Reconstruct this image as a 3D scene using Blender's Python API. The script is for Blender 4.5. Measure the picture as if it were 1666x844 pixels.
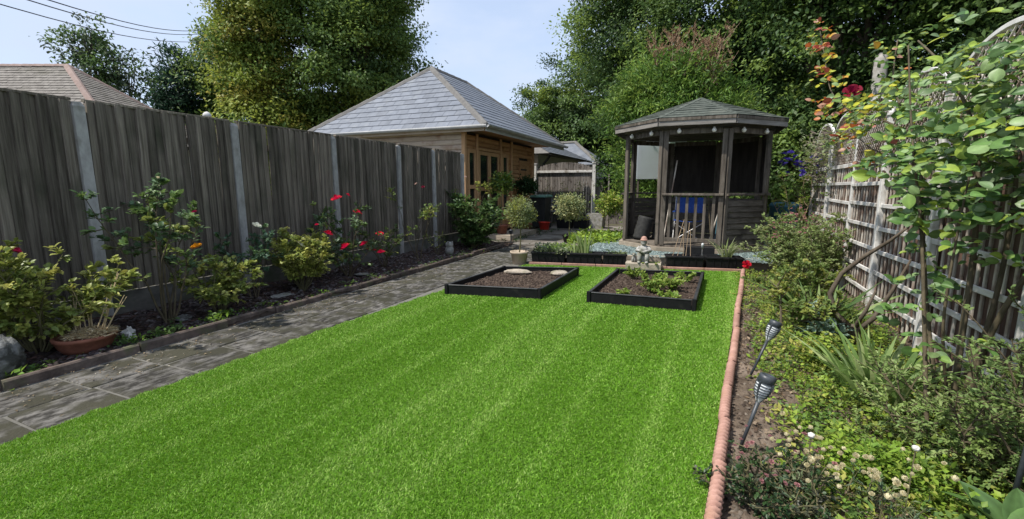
import bpy, math, random
import numpy as np
from mathutils import Vector, Matrix
for o in list(bpy.data.objects): bpy.data.objects.remove(o)
sc = bpy.context.scene
COL = sc.collection
R_ = math.radians
# ---------------------------------------------------------------- camera
cd = bpy.data.cameras.new('camera'); cam = bpy.data.objects.new('camera', cd); COL.objects.link(cam)
cd.sensor_fit = 'HORIZONTAL'; cd.sensor_width = 36.0; cd.lens = 36.0 * 742 / 1666
cd.clip_start = 0.05; cd.clip_end = 3000
cam.location = (0, 0, 1.4)
cam.rotation_euler = (R_(90 - 8.96), 0, R_(23.5))
sc.camera = cam
# ---------------------------------------------------------------- world and sun
SUN_DIR = Vector((-0.68, -0.64, 0)).normalized()          # towards the sun, horizontally
EL = R_(58)
w = bpy.data.worlds.new('World'); sc.world = w; w.use_nodes = True
nt = w.node_tree; N = nt.nodes; L = nt.links
bg = N['Background']; bg.inputs[1].default_value = 0.15
sky = N.new('ShaderNodeTexSky'); sky.sky_type = 'NISHITA'; sky.sun_disc = False
sky.sun_elevation = EL; sky.sun_rotation = math.atan2(SUN_DIR.x, SUN_DIR.y)
sky.air_density = 1.0; sky.dust_density = 1.5; sky.ozone_density = 1.2
tc = N.new('ShaderNodeTexCoord'); mp = N.new('ShaderNodeMapping'); mp.inputs['Scale'].default_value = (1.6, 1.6, 4.0)
L.new(tc.outputs['Generated'], mp.inputs[0])
nz = N.new('ShaderNodeTexNoise'); nz.inputs['Scale'].default_value = 2.6; nz.inputs['Detail'].default_value = 8; nz.inputs['Roughness'].default_value = .55
L.new(mp.outputs[0], nz.inputs['Vector'])
cr = N.new('ShaderNodeValToRGB'); cr.color_ramp.elements[0].position = .36; cr.color_ramp.elements[1].position = .62
cr.color_ramp.elements[0].color = (.62, .62, .62, 1); cr.color_ramp.elements[1].color = (.97, .97, .97, 1)
L.new(nz.outputs['Fac'], cr.inputs[0])
mx = N.new('ShaderNodeMix'); mx.data_type = 'RGBA'
L.new(cr.outputs[0], mx.inputs[0]); L.new(sky.outputs[0], mx.inputs[6]); mx.inputs[7].default_value = (3.0, 3.5, 4.45, 1)
L.new(mx.outputs[2], bg.inputs[0])
sd = bpy.data.lights.new('sun', 'SUN'); sd.energy = 3.7; sd.angle = R_(1.2); sd.color = (1, .95, .86)
so = bpy.data.objects.new('sun', sd); COL.objects.link(so)
tosun = Vector((SUN_DIR.x * math.cos(EL), SUN_DIR.y * math.cos(EL), math.sin(EL)))
so.rotation_euler = (-tosun).to_track_quat('-Z', 'Y').to_euler(); so.location = (-10, -5, 15)
vs = sc.view_settings; vs.view_transform = 'Standard'; vs.look = 'None'; vs.exposure = 0.62; vs.gamma = 1.0
try: vs.use_curve_mapping = False
except Exception: pass
sc.render.engine = 'CYCLES'
# ---------------------------------------------------------------- materials
MATS = {}
def hexc(r, g, b): return (r, g, b, 1)
def M(name, c1, c2, rough=.85, scale=(6, 6, 6), bump=.3, bscale=None, var=.0, spec=.3, c3=None, s3=2.0, t3=(.55, .7), dist=.01, metallic=0.0, rp=(.33, .68)):
    m = bpy.data.materials.new(name); m.use_nodes = True; t = m.node_tree; n = t.nodes; l = t.links
    p = n['Principled BSDF']; p.inputs['Roughness'].default_value = rough; p.inputs['Metallic'].default_value = metallic
    p.inputs['Specular IOR Level'].default_value = spec
    g = n.new('ShaderNodeNewGeometry'); oi = n.new('ShaderNodeObjectInfo')
    off = n.new('ShaderNodeVectorMath'); off.operation = 'MULTIPLY_ADD'
    cmb = n.new('ShaderNodeCombineXYZ')
    for i in range(3): l.new(oi.outputs['Random'], cmb.inputs[i])
    l.new(cmb.outputs[0], off.inputs[0]); off.inputs[1].default_value = (7.3, 3.1, 5.7) if var else (0, 0, 0)
    l.new(g.outputs['Position'], off.inputs[2])
    q = n.new('ShaderNodeMapping'); q.inputs['Scale'].default_value = scale; l.new(off.outputs[0], q.inputs[0])
    a = n.new('ShaderNodeTexNoise'); a.inputs['Scale'].default_value = 1; a.inputs['Detail'].default_value = 7; a.inputs['Roughness'].default_value = .62
    l.new(q.outputs[0], a.inputs['Vector'])
    r = n.new('ShaderNodeValToRGB'); r.color_ramp.elements[0].position = rp[0]; r.color_ramp.elements[1].position = rp[1]
    r.color_ramp.elements[0].color = hexc(*c1); r.color_ramp.elements[1].color = hexc(*c2); l.new(a.outputs['Fac'], r.inputs[0])
    col = r.outputs[0]
    if c3:
        b = n.new('ShaderNodeTexNoise'); b.inputs['Scale'].default_value = s3; b.inputs['Detail'].default_value = 5
        l.new(off.outputs[0], b.inputs['Vector'])
        rr = n.new('ShaderNodeValToRGB'); rr.color_ramp.elements[0].position = t3[0]; rr.color_ramp.elements[1].position = t3[1]
        l.new(b.outputs['Fac'], rr.inputs[0])
        x = n.new('ShaderNodeMix'); x.data_type = 'RGBA'; l.new(rr.outputs[0], x.inputs[0]); l.new(col, x.inputs[6]); x.inputs[7].default_value = hexc(*c3)
        col = x.outputs[2]
    if var:
        hs = n.new('ShaderNodeHueSaturation'); l.new(col, hs.inputs['Color'])
        mr = n.new('ShaderNodeMapRange'); mr.inputs[3].default_value = 1 - var; mr.inputs[4].default_value = 1 + var
        l.new(oi.outputs['Random'], mr.inputs[0]); l.new(mr.outputs[0], hs.inputs['Value']); col = hs.outputs[0]
    l.new(col, p.inputs['Base Color'])
    if bump:
        c = n.new('ShaderNodeTexNoise'); c.inputs['Scale'].default_value = 1; c.inputs['Detail'].default_value = 6
        q2 = n.new('ShaderNodeMapping'); q2.inputs['Scale'].default_value = bscale or tuple(v * 3 for v in scale)
        l.new(off.outputs[0], q2.inputs[0]); l.new(q2.outputs[0], c.inputs['Vector'])
        bp = n.new('ShaderNodeBump'); bp.inputs['Strength'].default_value = bump; bp.inputs['Distance'].default_value = dist
        l.new(c.outputs['Fac'], bp.inputs['Height']); l.new(bp.outputs[0], p.inputs['Normal'])
    MATS[name] = m
    return m
def leafmat(name, rough=.5, trans=.3, spec=.35):
    m = bpy.data.materials.new(name); m.use_nodes = True; t = m.node_tree; n = t.nodes; l = t.links
    p = n['Principled BSDF']; p.inputs['Roughness'].default_value = rough; p.inputs['Specular IOR Level'].default_value = spec
    at = n.new('ShaderNodeAttribute'); at.attribute_name = 'lc'
    g = n.new('ShaderNodeNewGeometry'); a = n.new('ShaderNodeTexNoise'); a.inputs['Scale'].default_value = 40; l.new(g.outputs['Position'], a.inputs['Vector'])
    hs = n.new('ShaderNodeHueSaturation'); mr = n.new('ShaderNodeMapRange'); mr.inputs[3].default_value = .75; mr.inputs[4].default_value = 1.25
    l.new(a.outputs['Fac'], mr.inputs[0]); l.new(mr.outputs[0], hs.inputs['Value']); l.new(at.outputs['Color'], hs.inputs['Color'])
    l.new(hs.outputs[0], p.inputs['Base Color'])
    tr = n.new('ShaderNodeBsdfTranslucent'); h2 = n.new('ShaderNodeHueSaturation'); h2.inputs['Value'].default_value = 1.25; h2.inputs['Hue'].default_value = .485
    l.new(hs.outputs[0], h2.inputs['Color']); l.new(h2.outputs[0], tr.inputs['Color'])
    mxs = n.new('ShaderNodeMixShader'); mxs.inputs[0].default_value = trans
    l.new(p.outputs[0], mxs.inputs[1]); l.new(tr.outputs[0], mxs.inputs[2]); l.new(mxs.outputs[0], n['Material Output'].inputs[0])
    MATS[name] = m
leafmat('leaf', .5, .38, .3); leafmat('leaf_gloss', .42, .3, .35); leafmat('petal', .7, .35, .2); leafmat('turf', .55, .25, .25)
M('fence_wood', (.095, .080, .064), (.27, .234, .192), .9, (45, 45, 1.8), .5, (80, 80, 3), .36, .15, (.085, .082, .060), 1.6, (.50, .75), .004)
M('cap_wood', (.10, .095, .085), (.2, .19, .17), .9, (20, 3, 20), .3, None, .15)
M('concrete', (.27, .262, .25), (.42, .41, .395), .9, (14, 14, 7), .3, (90, 90, 90), .10, .2, (.20, .19, .165), 5, (.60, .75), .004)
M('gravel_board', (.085, .08, .072), (.17, .16, .145), .92, (5, 5, 9), .4, (60, 60, 60), .1, .2, (.07, .08, .05), 4, (.5, .7), .005)
M('kerb', (.055, .042, .036), (.16, .125, .105), .92, (9, 9, 9), .6, (50, 50, 50), .2, .15, (.10, .10, .06), 5, (.55, .7), .006)
M('slab', (.028, .026, .022), (.145, .137, .125), .88, (17, 8, 8), .7, (60, 50, 45), .18, .25, (.042, .040, .026), 5.5, (.42, .60), .010, rp=(.42, .60))
M('joint', (.17, .162, .145), (.10, .095, .08), .95, (8, 8, 8), .4)
M('patio', (.15, .138, .12), (.27, .25, .225), .92, (5, 5, 5), .5, (40, 40, 40), 0, .2, (.085, .072, .058), 1.3, (.42, .62))
M('soil', (.062, .046, .034), (.165, .128, .096), .97, (9, 9, 9), 1.0, (40, 40, 40), 0, .1, (.24, .19, .15), 3, (.50, .7), .02)
M('dark_soil', (.035, .025, .019), (.10, .072, .056), .97, (20, 20, 20), 1.0, (60, 60, 60), 0, .1, None, dist=.02)
M('chip', (.075, .058, .058), (.21, .18, .18), .8, (25, 25, 25), .2, None, 0, .3)
M('ground', (.06, .07, .03), (.11, .10, .06), .97, (1, 1, 1), .4)
M('turfbase', (.06, .13, .012), (.10, .20, .02), .95, (60, 60, 60), .8, (200, 200, 200))
M('slate_gravel', (.15, .19, .185), (.30, .36, .35), .8, (30, 30, 30), .3)
M('black_plastic', (.006, .006, .007), (.012, .012, .013), .6, (12, 12, 12), .15, (30, 30, 30), 0, .22, (.03, .027, .023), 6, (.62, .8))
M('black_rim', (.012, .012, .013), (.045, .046, .048), .5, (12, 12, 12), .1, None, 0, .5)
M('terracotta', (.29, .16, .125), (.44, .265, .215), .88, (10, 10, 10), .3, (60, 60, 60), .13, .2, (.30, .17, .12), 5)
M('pot_clay', (.17, .065, .04), (.27, .105, .065), .75, (14, 14, 14), .2)
M('pot_tan', (.33, .26, .19), (.46, .38, .29), .85, (10, 10, 3), .3)
M('stone', (.20, .195, .18), (.40, .39, .365), .93, (12, 12, 12), .7, (45, 45, 45), .1, .2, (.17, .17, .11), 7, (.5, .68), .012)
M('dark_stone', (.12, .12, .115), (.30, .30, .29), .93, (9, 9, 9), .9, (30, 30, 30), .05, .2, (.06, .06, .055), 8, (.5, .62), .02)
M('sand_stone', (.27, .23, .18), (.42, .37, .30), .93, (9, 9, 9), .6, (45, 45, 45), .1, .2, (.18, .17, .11), 6)
M('sleeper', (.24, .20, .15), (.40, .34, .27), .92, (3, 14, 20), .4, (5, 30, 50), .12)
M('slate', (.105, .120, .150), (.165, .182, .218), .6, (3, 3, 3), .15, (30, 30, 30), .11, .5, (.175, .19, .215), 2)
M('ridge_tile', (.125, .12, .115), (.19, .182, .172), .9, (9, 9, 9), .3, None, .1)
M('house_tile', (.16, .145, .13), (.27, .25, .225), .9, (5, 5, 9), .4, (25, 25, 25), 0, .2, (.15, .14, .115), 1.2)
M('red_ridge', (.23, .165, .14), (.31, .235, .21), .9, (7, 7, 7), .3, None, .1)
M('gutter', (.36, .365, .37), (.48, .48, .48), .5, (5, 5, 5), 0, None, 0, .4)
M('cladding_side', (.36, .29, .225), (.50, .42, .335), .85, (2, 16, 25), .3, (5, 40, 60), .16, .2, (.30, .20, .14), 2.5)
M('cladding', (.36, .19, .085), (.50, .29, .145), .75, (16, 2, 25), .3, (40, 5, 60), .13, .25, (.27, .135, .06), 2.5)
M('joinery', (.40, .235, .115), (.52, .32, .17), .7, (14, 14, 3), .2, None, .08)
M('glass_dark', (.008, .010, .010), (.020, .024, .024), .06, (3, 3, 3), 0, None, 0, .6)
M('render_wall', (.46, .46, .44), (.56, .56, .54), .9, (4, 4, 4), .2)
M('white_paint', (.50, .485, .46), (.72, .705, .68), .8, (14, 14, 5), .4, (60, 60, 12), .07, .2, (.36, .33, .285), 7, (.56, .70), .004)
M('white_rail', (.50, .48, .45), (.72, .70, .67), .82, (14, 4, 14), .4, (60, 8, 60), .10, .2, (.33, .30, .26), 7, (.52, .68), .004)
M('lath', (.32, .27, .225), (.56, .52, .46), .9, (20, 20, 4), .4, (60, 60, 8), .25, .15, (.20, .145, .115), 5, (.45, .62))
M('back_board', (.095, .060, .046), (.20, .13, .10), .9, (16, 16, 2.2), .4, (60, 60, 5), .28, .15)
M('gazebo_wood', (.070, .058, .046), (.195, .168, .14), .9, (16, 16, 2), .45, (60, 60, 5), .16, .15, (.052, .05, .036), 3.0)
M('gazebo_board', (.075, .064, .053), (.165, .145, .125), .9, (4, 4, 22), .45, (8, 8, 60), .18, .15, (.06, .052, .045), 3)
M('gazebo_fascia', (.17, .155, .14), (.30, .28, .255), .9, (3, 3, 25), .4, (8, 8, 60), .1, .15)
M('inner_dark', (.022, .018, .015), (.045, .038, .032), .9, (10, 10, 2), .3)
M('felt', (.060, .070, .060), (.115, .128, .112), .95, (12, 12, 12), .6, (120, 120, 120), .12, .1, (.16, .165, .14), 2.2, (.55, .75), .006)
M('bulb', (.80, .77, .70), (.88, .85, .78), .3, (5, 5, 5), 0, None, 0, .5)
M('blue_fabric', (.018, .05, .22), (.03, .085, .33), .8, (30, 30, 30), .2)
M('metal_grey', (.35, .35, .36), (.5, .5, .5), .4, (10, 10, 10), 0, None, 0, .5, metallic=.7)
M('rubber', (.02, .02, .02), (.045, .045, .042), .75, (20, 20, 20), .3)
M('bin_body', (.014, .016, .016), (.03, .034, .034), .5, (8, 8, 8), .1, None, 0, .4)
M('bin_lid', (.10, .24, .19), (.16, .33, .27), .5, (8, 8, 8), .1)
M('red_plastic', (.50, .035, .02), (.62, .05, .03), .45, (8, 8, 8), 0)
M('blue_lid', (.03, .10, .14), (.06, .16, .20), .5, (8, 8, 8), 0)
M('torch_black', (.028, .033, .040), (.060, .068, .078), .42, (20, 20, 20), 0, None, 0, .45)
M('torch_white', (.50, .52, .53), (.66, .68, .69), .5, (20, 20, 20), 0)
M('bench_wood', (.22, .22, .215), (.36, .355, .35), .9, (3, 12, 20), .3)
M('far_wood', (.12, .105, .095), (.235, .21, .19), .95, (25, 25, 2.5), .5, (60, 60, 4), .25, .1, (.075, .06, .05), 6)
M('bark', (.075, .058, .043), (.17, .14, .11), .95, (12, 12, 3), .9, (30, 30, 8), 0, .1, None, dist=.02)
M('pale_bark', (.25, .235, .215), (.40, .385, .36), .9, (8, 8, 14), .5, None, 0, .1, (.12, .11, .10), 4, (.54, .66))
M('stem', (.085, .075, .038), (.15, .14, .07), .8, (20, 20, 6), .3)
M('cane', (.055, .045, .028), (.125, .10, .06), .8, (30, 30, 8), .4)
M('dead_twig', (.27, .19, .12), (.42, .31, .21), .9, (20, 20, 8), .3)
M('straw', (.40, .30, .17), (.58, .47, .30), .9, (30, 30, 30), .2)
M('wire', (.04, .04, .045), (.07, .07, .075), .6, (5, 5, 5), 0)
M('moss', (.10, .13, .03), (.18, .20, .06), .95, (30, 30, 30), .6)
def sheetmat(name, col, trans):
    m = bpy.data.materials.new(name); m.use_nodes = True; t = m.node_tree; n = t.nodes; l = t.links
    p = n['Principled BSDF']; nz = n.new('ShaderNodeTexNoise'); nz.inputs['Scale'].default_value = 6
    r = n.new('ShaderNodeValToRGB'); r.color_ramp.elements[0].color = hexc(*[c * .9 for c in col]); r.color_ramp.elements[1].color = hexc(*col)
    l.new(nz.outputs['Fac'], r.inputs[0]); l.new(r.outputs[0], p.inputs['Base Color']); p.inputs['Roughness'].default_value = .35
    tr = n.new('ShaderNodeBsdfTranslucent'); l.new(r.outputs[0], tr.inputs[0])
    x = n.new('ShaderNodeMixShader'); x.inputs[0].default_value = trans
    l.new(p.outputs[0], x.inputs[1]); l.new(tr.outputs[0], x.inputs[2]); l.new(x.outputs[0], n['Material Output'].inputs[0]); MATS[name] = m
sheetmat('plastic_sheet', (.84, .88, .91), .8)
# ---------------------------------------------------------------- helpers
def wl(o):
    v = Vector((0, 0, 0))
    while o is not None: v = v + o.location; o = o.parent
    return v
def link(o, parent=None):
    COL.objects.link(o)
    if parent is not None: o.parent = parent
    return o
def rawmesh(name, V, F, mat, smooth=False, cols=None):
    me = bpy.data.meshes.new(name)
    V = np.asarray(V, dtype=np.float32)
    if isinstance(F, np.ndarray):
        k = F.shape[1]; nf = len(F)
        me.vertices.add(len(V)); me.vertices.foreach_set('co', V.ravel())
        me.loops.add(nf * k); me.loops.foreach_set('vertex_index', F.astype(np.int32).ravel())
        me.polygons.add(nf); me.polygons.foreach_set('loop_start', np.arange(0, nf * k, k, dtype=np.int32))
        try: me.polygons.foreach_set('loop_total', np.full(nf, k, dtype=np.int32))
        except Exception: pass
        me.update(calc_edges=True)
    else:
        me.from_pydata(V.tolist(), [], F); me.update()
    if smooth: me.polygons.foreach_set('use_smooth', np.ones(len(me.polygons), dtype=bool))
    if cols is not None:
        a = me.attributes.new('lc', 'FLOAT_COLOR', 'POINT')
        c = np.ones((len(V), 4), dtype=np.float32); c[:, :3] = cols; a.data.foreach_set('color', c.ravel())
    me.materials.append(MATS[mat])
    return me
def mk(name, V, F, mat, parent=None, smooth=False, cols=None, origin=None):
    base = wl(parent) if parent is not None else Vector(origin or (0, 0, 0))
    V = np.asarray(V, dtype=np.float32) - np.array(base, dtype=np.float32)
    o = bpy.data.objects.new(name, rawmesh(name, V, F, mat, smooth, cols)); link(o, parent)
    if parent is None and origin is not None: o.location = origin
    return o
def inst(name, me, loc, parent=None, rot=(0, 0, 0), scale=(1, 1, 1)):
    o = bpy.data.objects.new(name, me); link(o, parent)
    o.location = Vector(loc) - (wl(parent) if parent is not None else Vector((0, 0, 0)))
    o.rotation_euler = rot; o.scale = scale
    return o
def tag(o, label=None, cat=None, group=None, kind=None):
    if label: o['label'] = label
    if cat: o['category'] = cat
    if group: o['group'] = group
    if kind: o['kind'] = kind
    return o
def thing(name, label, cat, loc, group=None):
    o = bpy.data.objects.new(name, None); o.empty_display_size = .1; link(o); o.location = loc
    return tag(o, label, cat, group)
class MB:
    def __init__(s): s.v = []; s.f = []
    def add(s, V, F):
        b = len(s.v); s.v += [tuple(map(float, p)) for p in V]; s.f += [tuple(b + i for i in f) for f in F]; return s
    def hexa(s, c8):      # bottom 4 ccw, top 4
        return s.add(c8, [(3, 2, 1, 0), (4, 5, 6, 7), (0, 1, 5, 4), (1, 2, 6, 5), (2, 3, 7, 6), (3, 0, 4, 7)])
    def box(s, x0, x1, y0, y1, z0, z1):
        return s.hexa([(x0, y0, z0), (x1, y0, z0), (x1, y1, z0), (x0, y1, z0), (x0, y0, z1), (x1, y0, z1), (x1, y1, z1), (x0, y1, z1)])
    def bar(s, p, q, wd, th, up=(0, 0, 1), ch=0.0):   # chamfered bar from p to q; wd across, th along up
        p = Vector(p); q = Vector(q); d = (q - p).normalized(); u = Vector(up)
        sd = d.cross(u)
        if sd.length < 1e-4: sd = d.cross(Vector((1, 0, 0)))
        sd.normalize(); u = sd.cross(d).normalized()
        a, b = wd / 2, th / 2
        if ch > 0:
            pr = [(-a + ch, -b), (a - ch, -b), (a, -b + ch), (a, b - ch), (a - ch, b), (-a + ch, b), (-a, b - ch), (-a, -b + ch)]
        else: pr = [(-a, -b), (a, -b), (a, b), (-a, b)]
        n = len(pr); V = [e + sd * x + u * y for e in (p, q) for x, y in pr]
        F = [(i, (i + 1) % n, n + (i + 1) % n, n + i) for i in range(n)]
        return s.add(V, F + [tuple(range(n - 1, -1, -1)), tuple(range(n, 2 * n))])
    def tube(s, pts, rad, n=7, cap=True):
        pts = [Vector(p) for p in pts]; m = len(pts)
        rad = rad if hasattr(rad, '__len__') else [rad] * m
        V = []; prev = None
        for i, p in enumerate(pts):
            d = (pts[min(i + 1, m - 1)] - pts[max(i - 1, 0)]).normalized()
            if prev is None:
                a = d.cross(Vector((0, 0, 1)) if abs(d.z) < .9 else Vector((1, 0, 0))).normalized()
            else: a = (prev - d * prev.dot(d)).normalized()
            prev = a; b = d.cross(a)
            for k in range(n):
                t = 2 * math.pi * k / n; V.append(p + (a * math.cos(t) + b * math.sin(t)) * rad[i])
        F = [(i * n + k, i * n + (k + 1) % n, (i + 1) * n + (k + 1) % n, (i + 1) * n + k) for i in range(m - 1) for k in range(n)]
        if cap: F += [tuple(range(n - 1, -1, -1)), tuple(range((m - 1) * n, m * n))]
        return s.add(V, F)
    def lathe(s, prof, c, n=20, axis=None, sq=(1, 1)):    # prof (r,z) bottom up
        c = Vector(c); ax = Vector(axis or (0, 0, 1)).normalized(); q = ax.to_track_quat('Z', 'Y') if axis else None
        V = []
        for r, z in prof:
            for k in range(n):
                t = 2 * math.pi * k / n; p = Vector((r * math.cos(t) * sq[0], r * math.sin(t) * sq[1], z)); V.append(c + (q @ p if q else p))
        m = len(prof)
        F = [(i * n + k, i * n + (k + 1) % n, (i + 1) * n + (k + 1) % n, (i + 1) * n + k) for i in range(m - 1) for k in range(n)]
        F += [tuple(range(n - 1, -1, -1)), tuple(range((m - 1) * n, m * n))]
        return s.add(V, F)
    def blob(s, c, r, n=14, m=9, rnd=None, amp=0.0):
        V = []; rx, ry, rz = r
        for i in range(m + 1):
            ph = math.pi * (i / m) - math.pi / 2
            for k in range(n):
                t = 2 * math.pi * k / n; a = 1 + (rnd.uniform(-amp, amp) if rnd else 0)
                V.append((c[0] + rx * math.cos(ph) * math.cos(t) * a, c[1] + ry * math.cos(ph) * math.sin(t) * a, c[2] + rz * math.sin(ph) * (a if 0 < i < m else 1)))
        F = [(i * n + k, i * n + (k + 1) % n, (i + 1) * n + (k + 1) % n, (i + 1) * n + k) for i in range(m) for k in range(n)]
        return s.add(V, F)
    def prism(s, poly, n, d):       # poly 3D points, extruded along n by d
        n = Vector(n) * d; k = len(poly); P = [Vector(p) for p in poly]
        V = P + [p + n for p in P]
        F = [tuple(range(k - 1, -1, -1)), tuple(range(k, 2 * k))] + [(i, (i + 1) % k, k + (i + 1) % k, k + i) for i in range(k)]
        return s.add(V, F)
    def build(s, name, mat, parent=None, smooth=False, origin=None): return mk(name, s.v, s.f, mat, parent, smooth, None, origin)
    def mesh(s, name, mat, smooth=False): return rawmesh(name, s.v, s.f, mat, smooth)
# ---- leaves
DIAM = (np.array([(0, 0, 0), (-.5, .45, .10), (0, 1, -.06), (.5, .45, .10)], float), np.array([(0, 3, 2), (0, 2, 1)]))
_ov = [(0, 0, 0), (0, .25, -.03), (0, .52, -.04), (0, .8, -.08), (0, 1, -.17), (-.38, .2, .06), (-.5, .5, .07), (-.32, .8, 0), (.38, .2, .06), (.5, .5, .07), (.32, .8, 0)]
_of = [(0, 1, 5), (1, 2, 6), (1, 6, 5), (2, 3, 7), (2, 7, 6), (3, 4, 7), (0, 8, 1), (1, 9, 2), (1, 8, 9), (2, 10, 3), (2, 9, 10), (3, 10, 4)]
OVAL = (np.array(_ov, float), np.array(_of))
def nrm(a): return a / np.maximum(np.linalg.norm(a, axis=1, keepdims=True), 1e-9)
def leaf_arrays(pos, along, up, Ln, Wd, col, T):
    pos = np.asarray(pos, float); n = len(pos)
    al = nrm(np.asarray(along, float)); sd = nrm(np.cross(al, np.asarray(up, float)) + 1e-6); u = np.cross(sd, al)
    tv, tf = T; k = len(tv)
    Ln = np.broadcast_to(np.asarray(Ln, float), (n,)); Wd = np.broadcast_to(np.asarray(Wd, float), (n,))
    V = pos[:, None, :] + sd[:, None, :] * (tv[None, :, 0, None] * Wd[:, None, None]) + al[:, None, :] * (tv[None, :, 1, None] * Ln[:, None, None]) + u[:, None, :] * (tv[None, :, 2, None] * Ln[:, None, None])
    F = tf[None] + (np.arange(n) * k)[:, None, None]
    C = np.repeat(np.broadcast_to(np.asarray(col, float), (n, 3)), k, axis=0)
    return V.reshape(-1, 3), F.reshape(-1, 3), C
def leaves(name, parent, pos, along, up, Ln, Wd, col, T=DIAM, mat='leaf', kind=None, label=None):
    V, F, C = leaf_arrays(pos, along, up, Ln, Wd, col, T)
    o = mk(name, V, F, mat, parent, False, C)
    if kind: o['kind'] = kind
    if label: o['label'] = label
    return o
def pick(rng, n, cols, jit=.18):
    cols = np.array(cols); c = cols[rng.integers(0, len(cols), n)]
    return np.clip(c * (1 + rng.uniform(-jit, jit, (n, 1))), 0, 1)
def rdir(rng, n): return nrm(rng.normal(size=(n, 3)))
def blade_arrays(pos, lean, Ln, Wd, col, seg=5, droop=.6, twist=None):
    n = len(pos); t = np.linspace(0, 1, seg + 1)
    Ln = np.broadcast_to(np.asarray(Ln, float), (n,)); Wd = np.broadcast_to(np.asarray(Wd, float), (n,)); droop = np.broadcast_to(np.asarray(droop, float), (n,))
    lean = np.asarray(lean, float); mag = np.linalg.norm(lean[:, :2], axis=1)
    h = t[None, :] - droop[:, None] * t[None, :] ** 2.5 * .75
    out = mag[:, None] * (t[None, :] ** 1.5)
    ld = nrm(np.c_[lean[:, :2], np.zeros(n)])
    ctr = pos[:, None, :] + np.array([0, 0, 1.0]) * (h * Ln[:, None])[..., None] + ld[:, None, :] * (out * Ln[:, None])[..., None]
    sd = np.cross(ld, np.array([0, 0, 1.0]))
    if twist is not None:
        sd = sd * np.cos(twist)[:, None] + ld * np.sin(twist)[:, None]
    wp = np.minimum(1, (1 - t) * 2.2 + .03) * (.75 + .25 * np.minimum(1, t * 4))
    off = sd[:, None, :] * (wp[None, :] * Wd[:, None] / 2)[..., None]
    V = np.stack([ctr - off, ctr + off], 2).reshape(n, -1, 3)
    k = 2 * (seg + 1); F = []
    for i in range(seg): F += [(2 * i, 2 * i + 1, 2 * i + 3), (2 * i, 2 * i + 3, 2 * i + 2)]
    F = (np.array(F)[None] + (np.arange(n) * k)[:, None, None]).reshape(-1, 3)
    C = np.repeat(np.broadcast_to(np.asarray(col, float), (n, 3)), k, 0)
    return V.reshape(-1, 3), F, C
# ================================================================ SETTING
rg = np.random.default_rng(3); rr = random.Random(5)
def struct(o): o['kind'] = 'structure'; return o
struct(mk('ground', [(-400, -60, -.14), (400, -60, -.14), (400, 700, -.14), (-400, 700, -.14)], [(0, 1, 2, 3)], 'ground'))
def smooth_noise(x, y, s, seed=0):
    return (np.sin(x * s * 1.3 + seed) * np.cos(y * s * 1.7 + seed * 2) + np.sin(x * s * 3.1 + y * s * 2.3 + seed) * .5 + np.cos(y * s * 5.3 - x * s * 4.1 + seed) * .3) / 1.8
def grid(name, fx, y0, y1, nx, ny, fz, mat):      # fx(y)->(x0,x1)
    ys = np.linspace(y0, y1, ny + 1); V = []
    for y in ys:
        a, b = fx(y)
        for x in np.linspace(a, b, nx + 1): V.append((x, y, fz(x, y)))
    V = np.array(V); i, j = np.meshgrid(np.arange(ny), np.arange(nx), indexing='ij'); a = (i * (nx + 1) + j).ravel()
    F = np.stack([a, a + 1, a + nx + 2, a + nx + 1], 1)
    return mk(name, V, F, mat, None, True)
def lawn_r(y): return -.055 + .072 * y
def lawn_back(x): return 7.70 + (x + 3.05) * .2
# left bed
def zbedL(x, y): return .015 + .035 * smooth_noise(x, y, 3.1, 1) + .02 * smooth_noise(x, y, 11, 4) + .05 * min(1, max(0, (-4.7 - x)))
struct(grid('planting_bed_left', lambda y: (-5.72, -4.44), .2, 10.5, 26, 190, zbedL, 'dark_soil'))
# right bed
def zbedR(x, y):
    e = x - lawn_r(y)
    return -.03 + .03 * smooth_noise(x, y, 3, 2) + .018 * smooth_noise(x, y, 13, 7) - .06 * max(0, min(1, e / 1.4)) + .02 * math.exp(-((e - .1) / .06) ** 2)
struct(grid('planting_bed_right', lambda y: (lawn_r(y) + .03, 2.05), .4, 10.2, 40, 230, zbedR, 'soil'))
# path: base with joint mortar, slabs as parts
path = struct(mk('path', [(-4.46, 0.1, -.006), (-3.3, 0.1, -.006), (-3.05, 8.2, -.006), (-3.4, 10.4, -.006), (-4.46, 10.4, -.006)], [(0, 1, 2, 3, 4)], 'joint'))
def slabmesh(w, h, seed):
    q = random.Random(seed); b = MB(); t = .035; ch = .006
    P = [(-w / 2, -h / 2), (w / 2, -h / 2), (w / 2, h / 2), (-w / 2, h / 2)]
    P = [(x + q.uniform(-.005, .005), y + q.uniform(-.005, .005)) for x, y in P]
    V = [(x, y, -t) for x, y in P] + [(x, y, -ch) for x, y in P] + [(x * .97, y * .97, q.uniform(-.001, .001)) for x, y in P]
    F = [(0, 1, 5, 4), (1, 2, 6, 5), (2, 3, 7, 6), (3, 0, 4, 7), (4, 5, 9, 8), (5, 6, 10, 9), (6, 7, 11, 10), (7, 4, 8, 11), (8, 9, 10, 11)]
    return b.add(V, F).mesh('slab', 'slab')
SL = [slabmesh(.452, .445, i) for i in range(5)]
for i in range(21):
    for j, x in enumerate((-4.175, -3.705, -3.235)):
        y = .45 + i * .462 + (.0, .02, -.02)[j]
        if j == 2 and not (y > 7.4 or y < 0): continue
        inst('slab', SL[(i * 3 + j) % 5], (x, y, rr.uniform(-.001, .004)), path, (rr.uniform(-.006, .006), rr.uniform(-.006, .006), rr.uniform(-.008, .008)))
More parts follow.
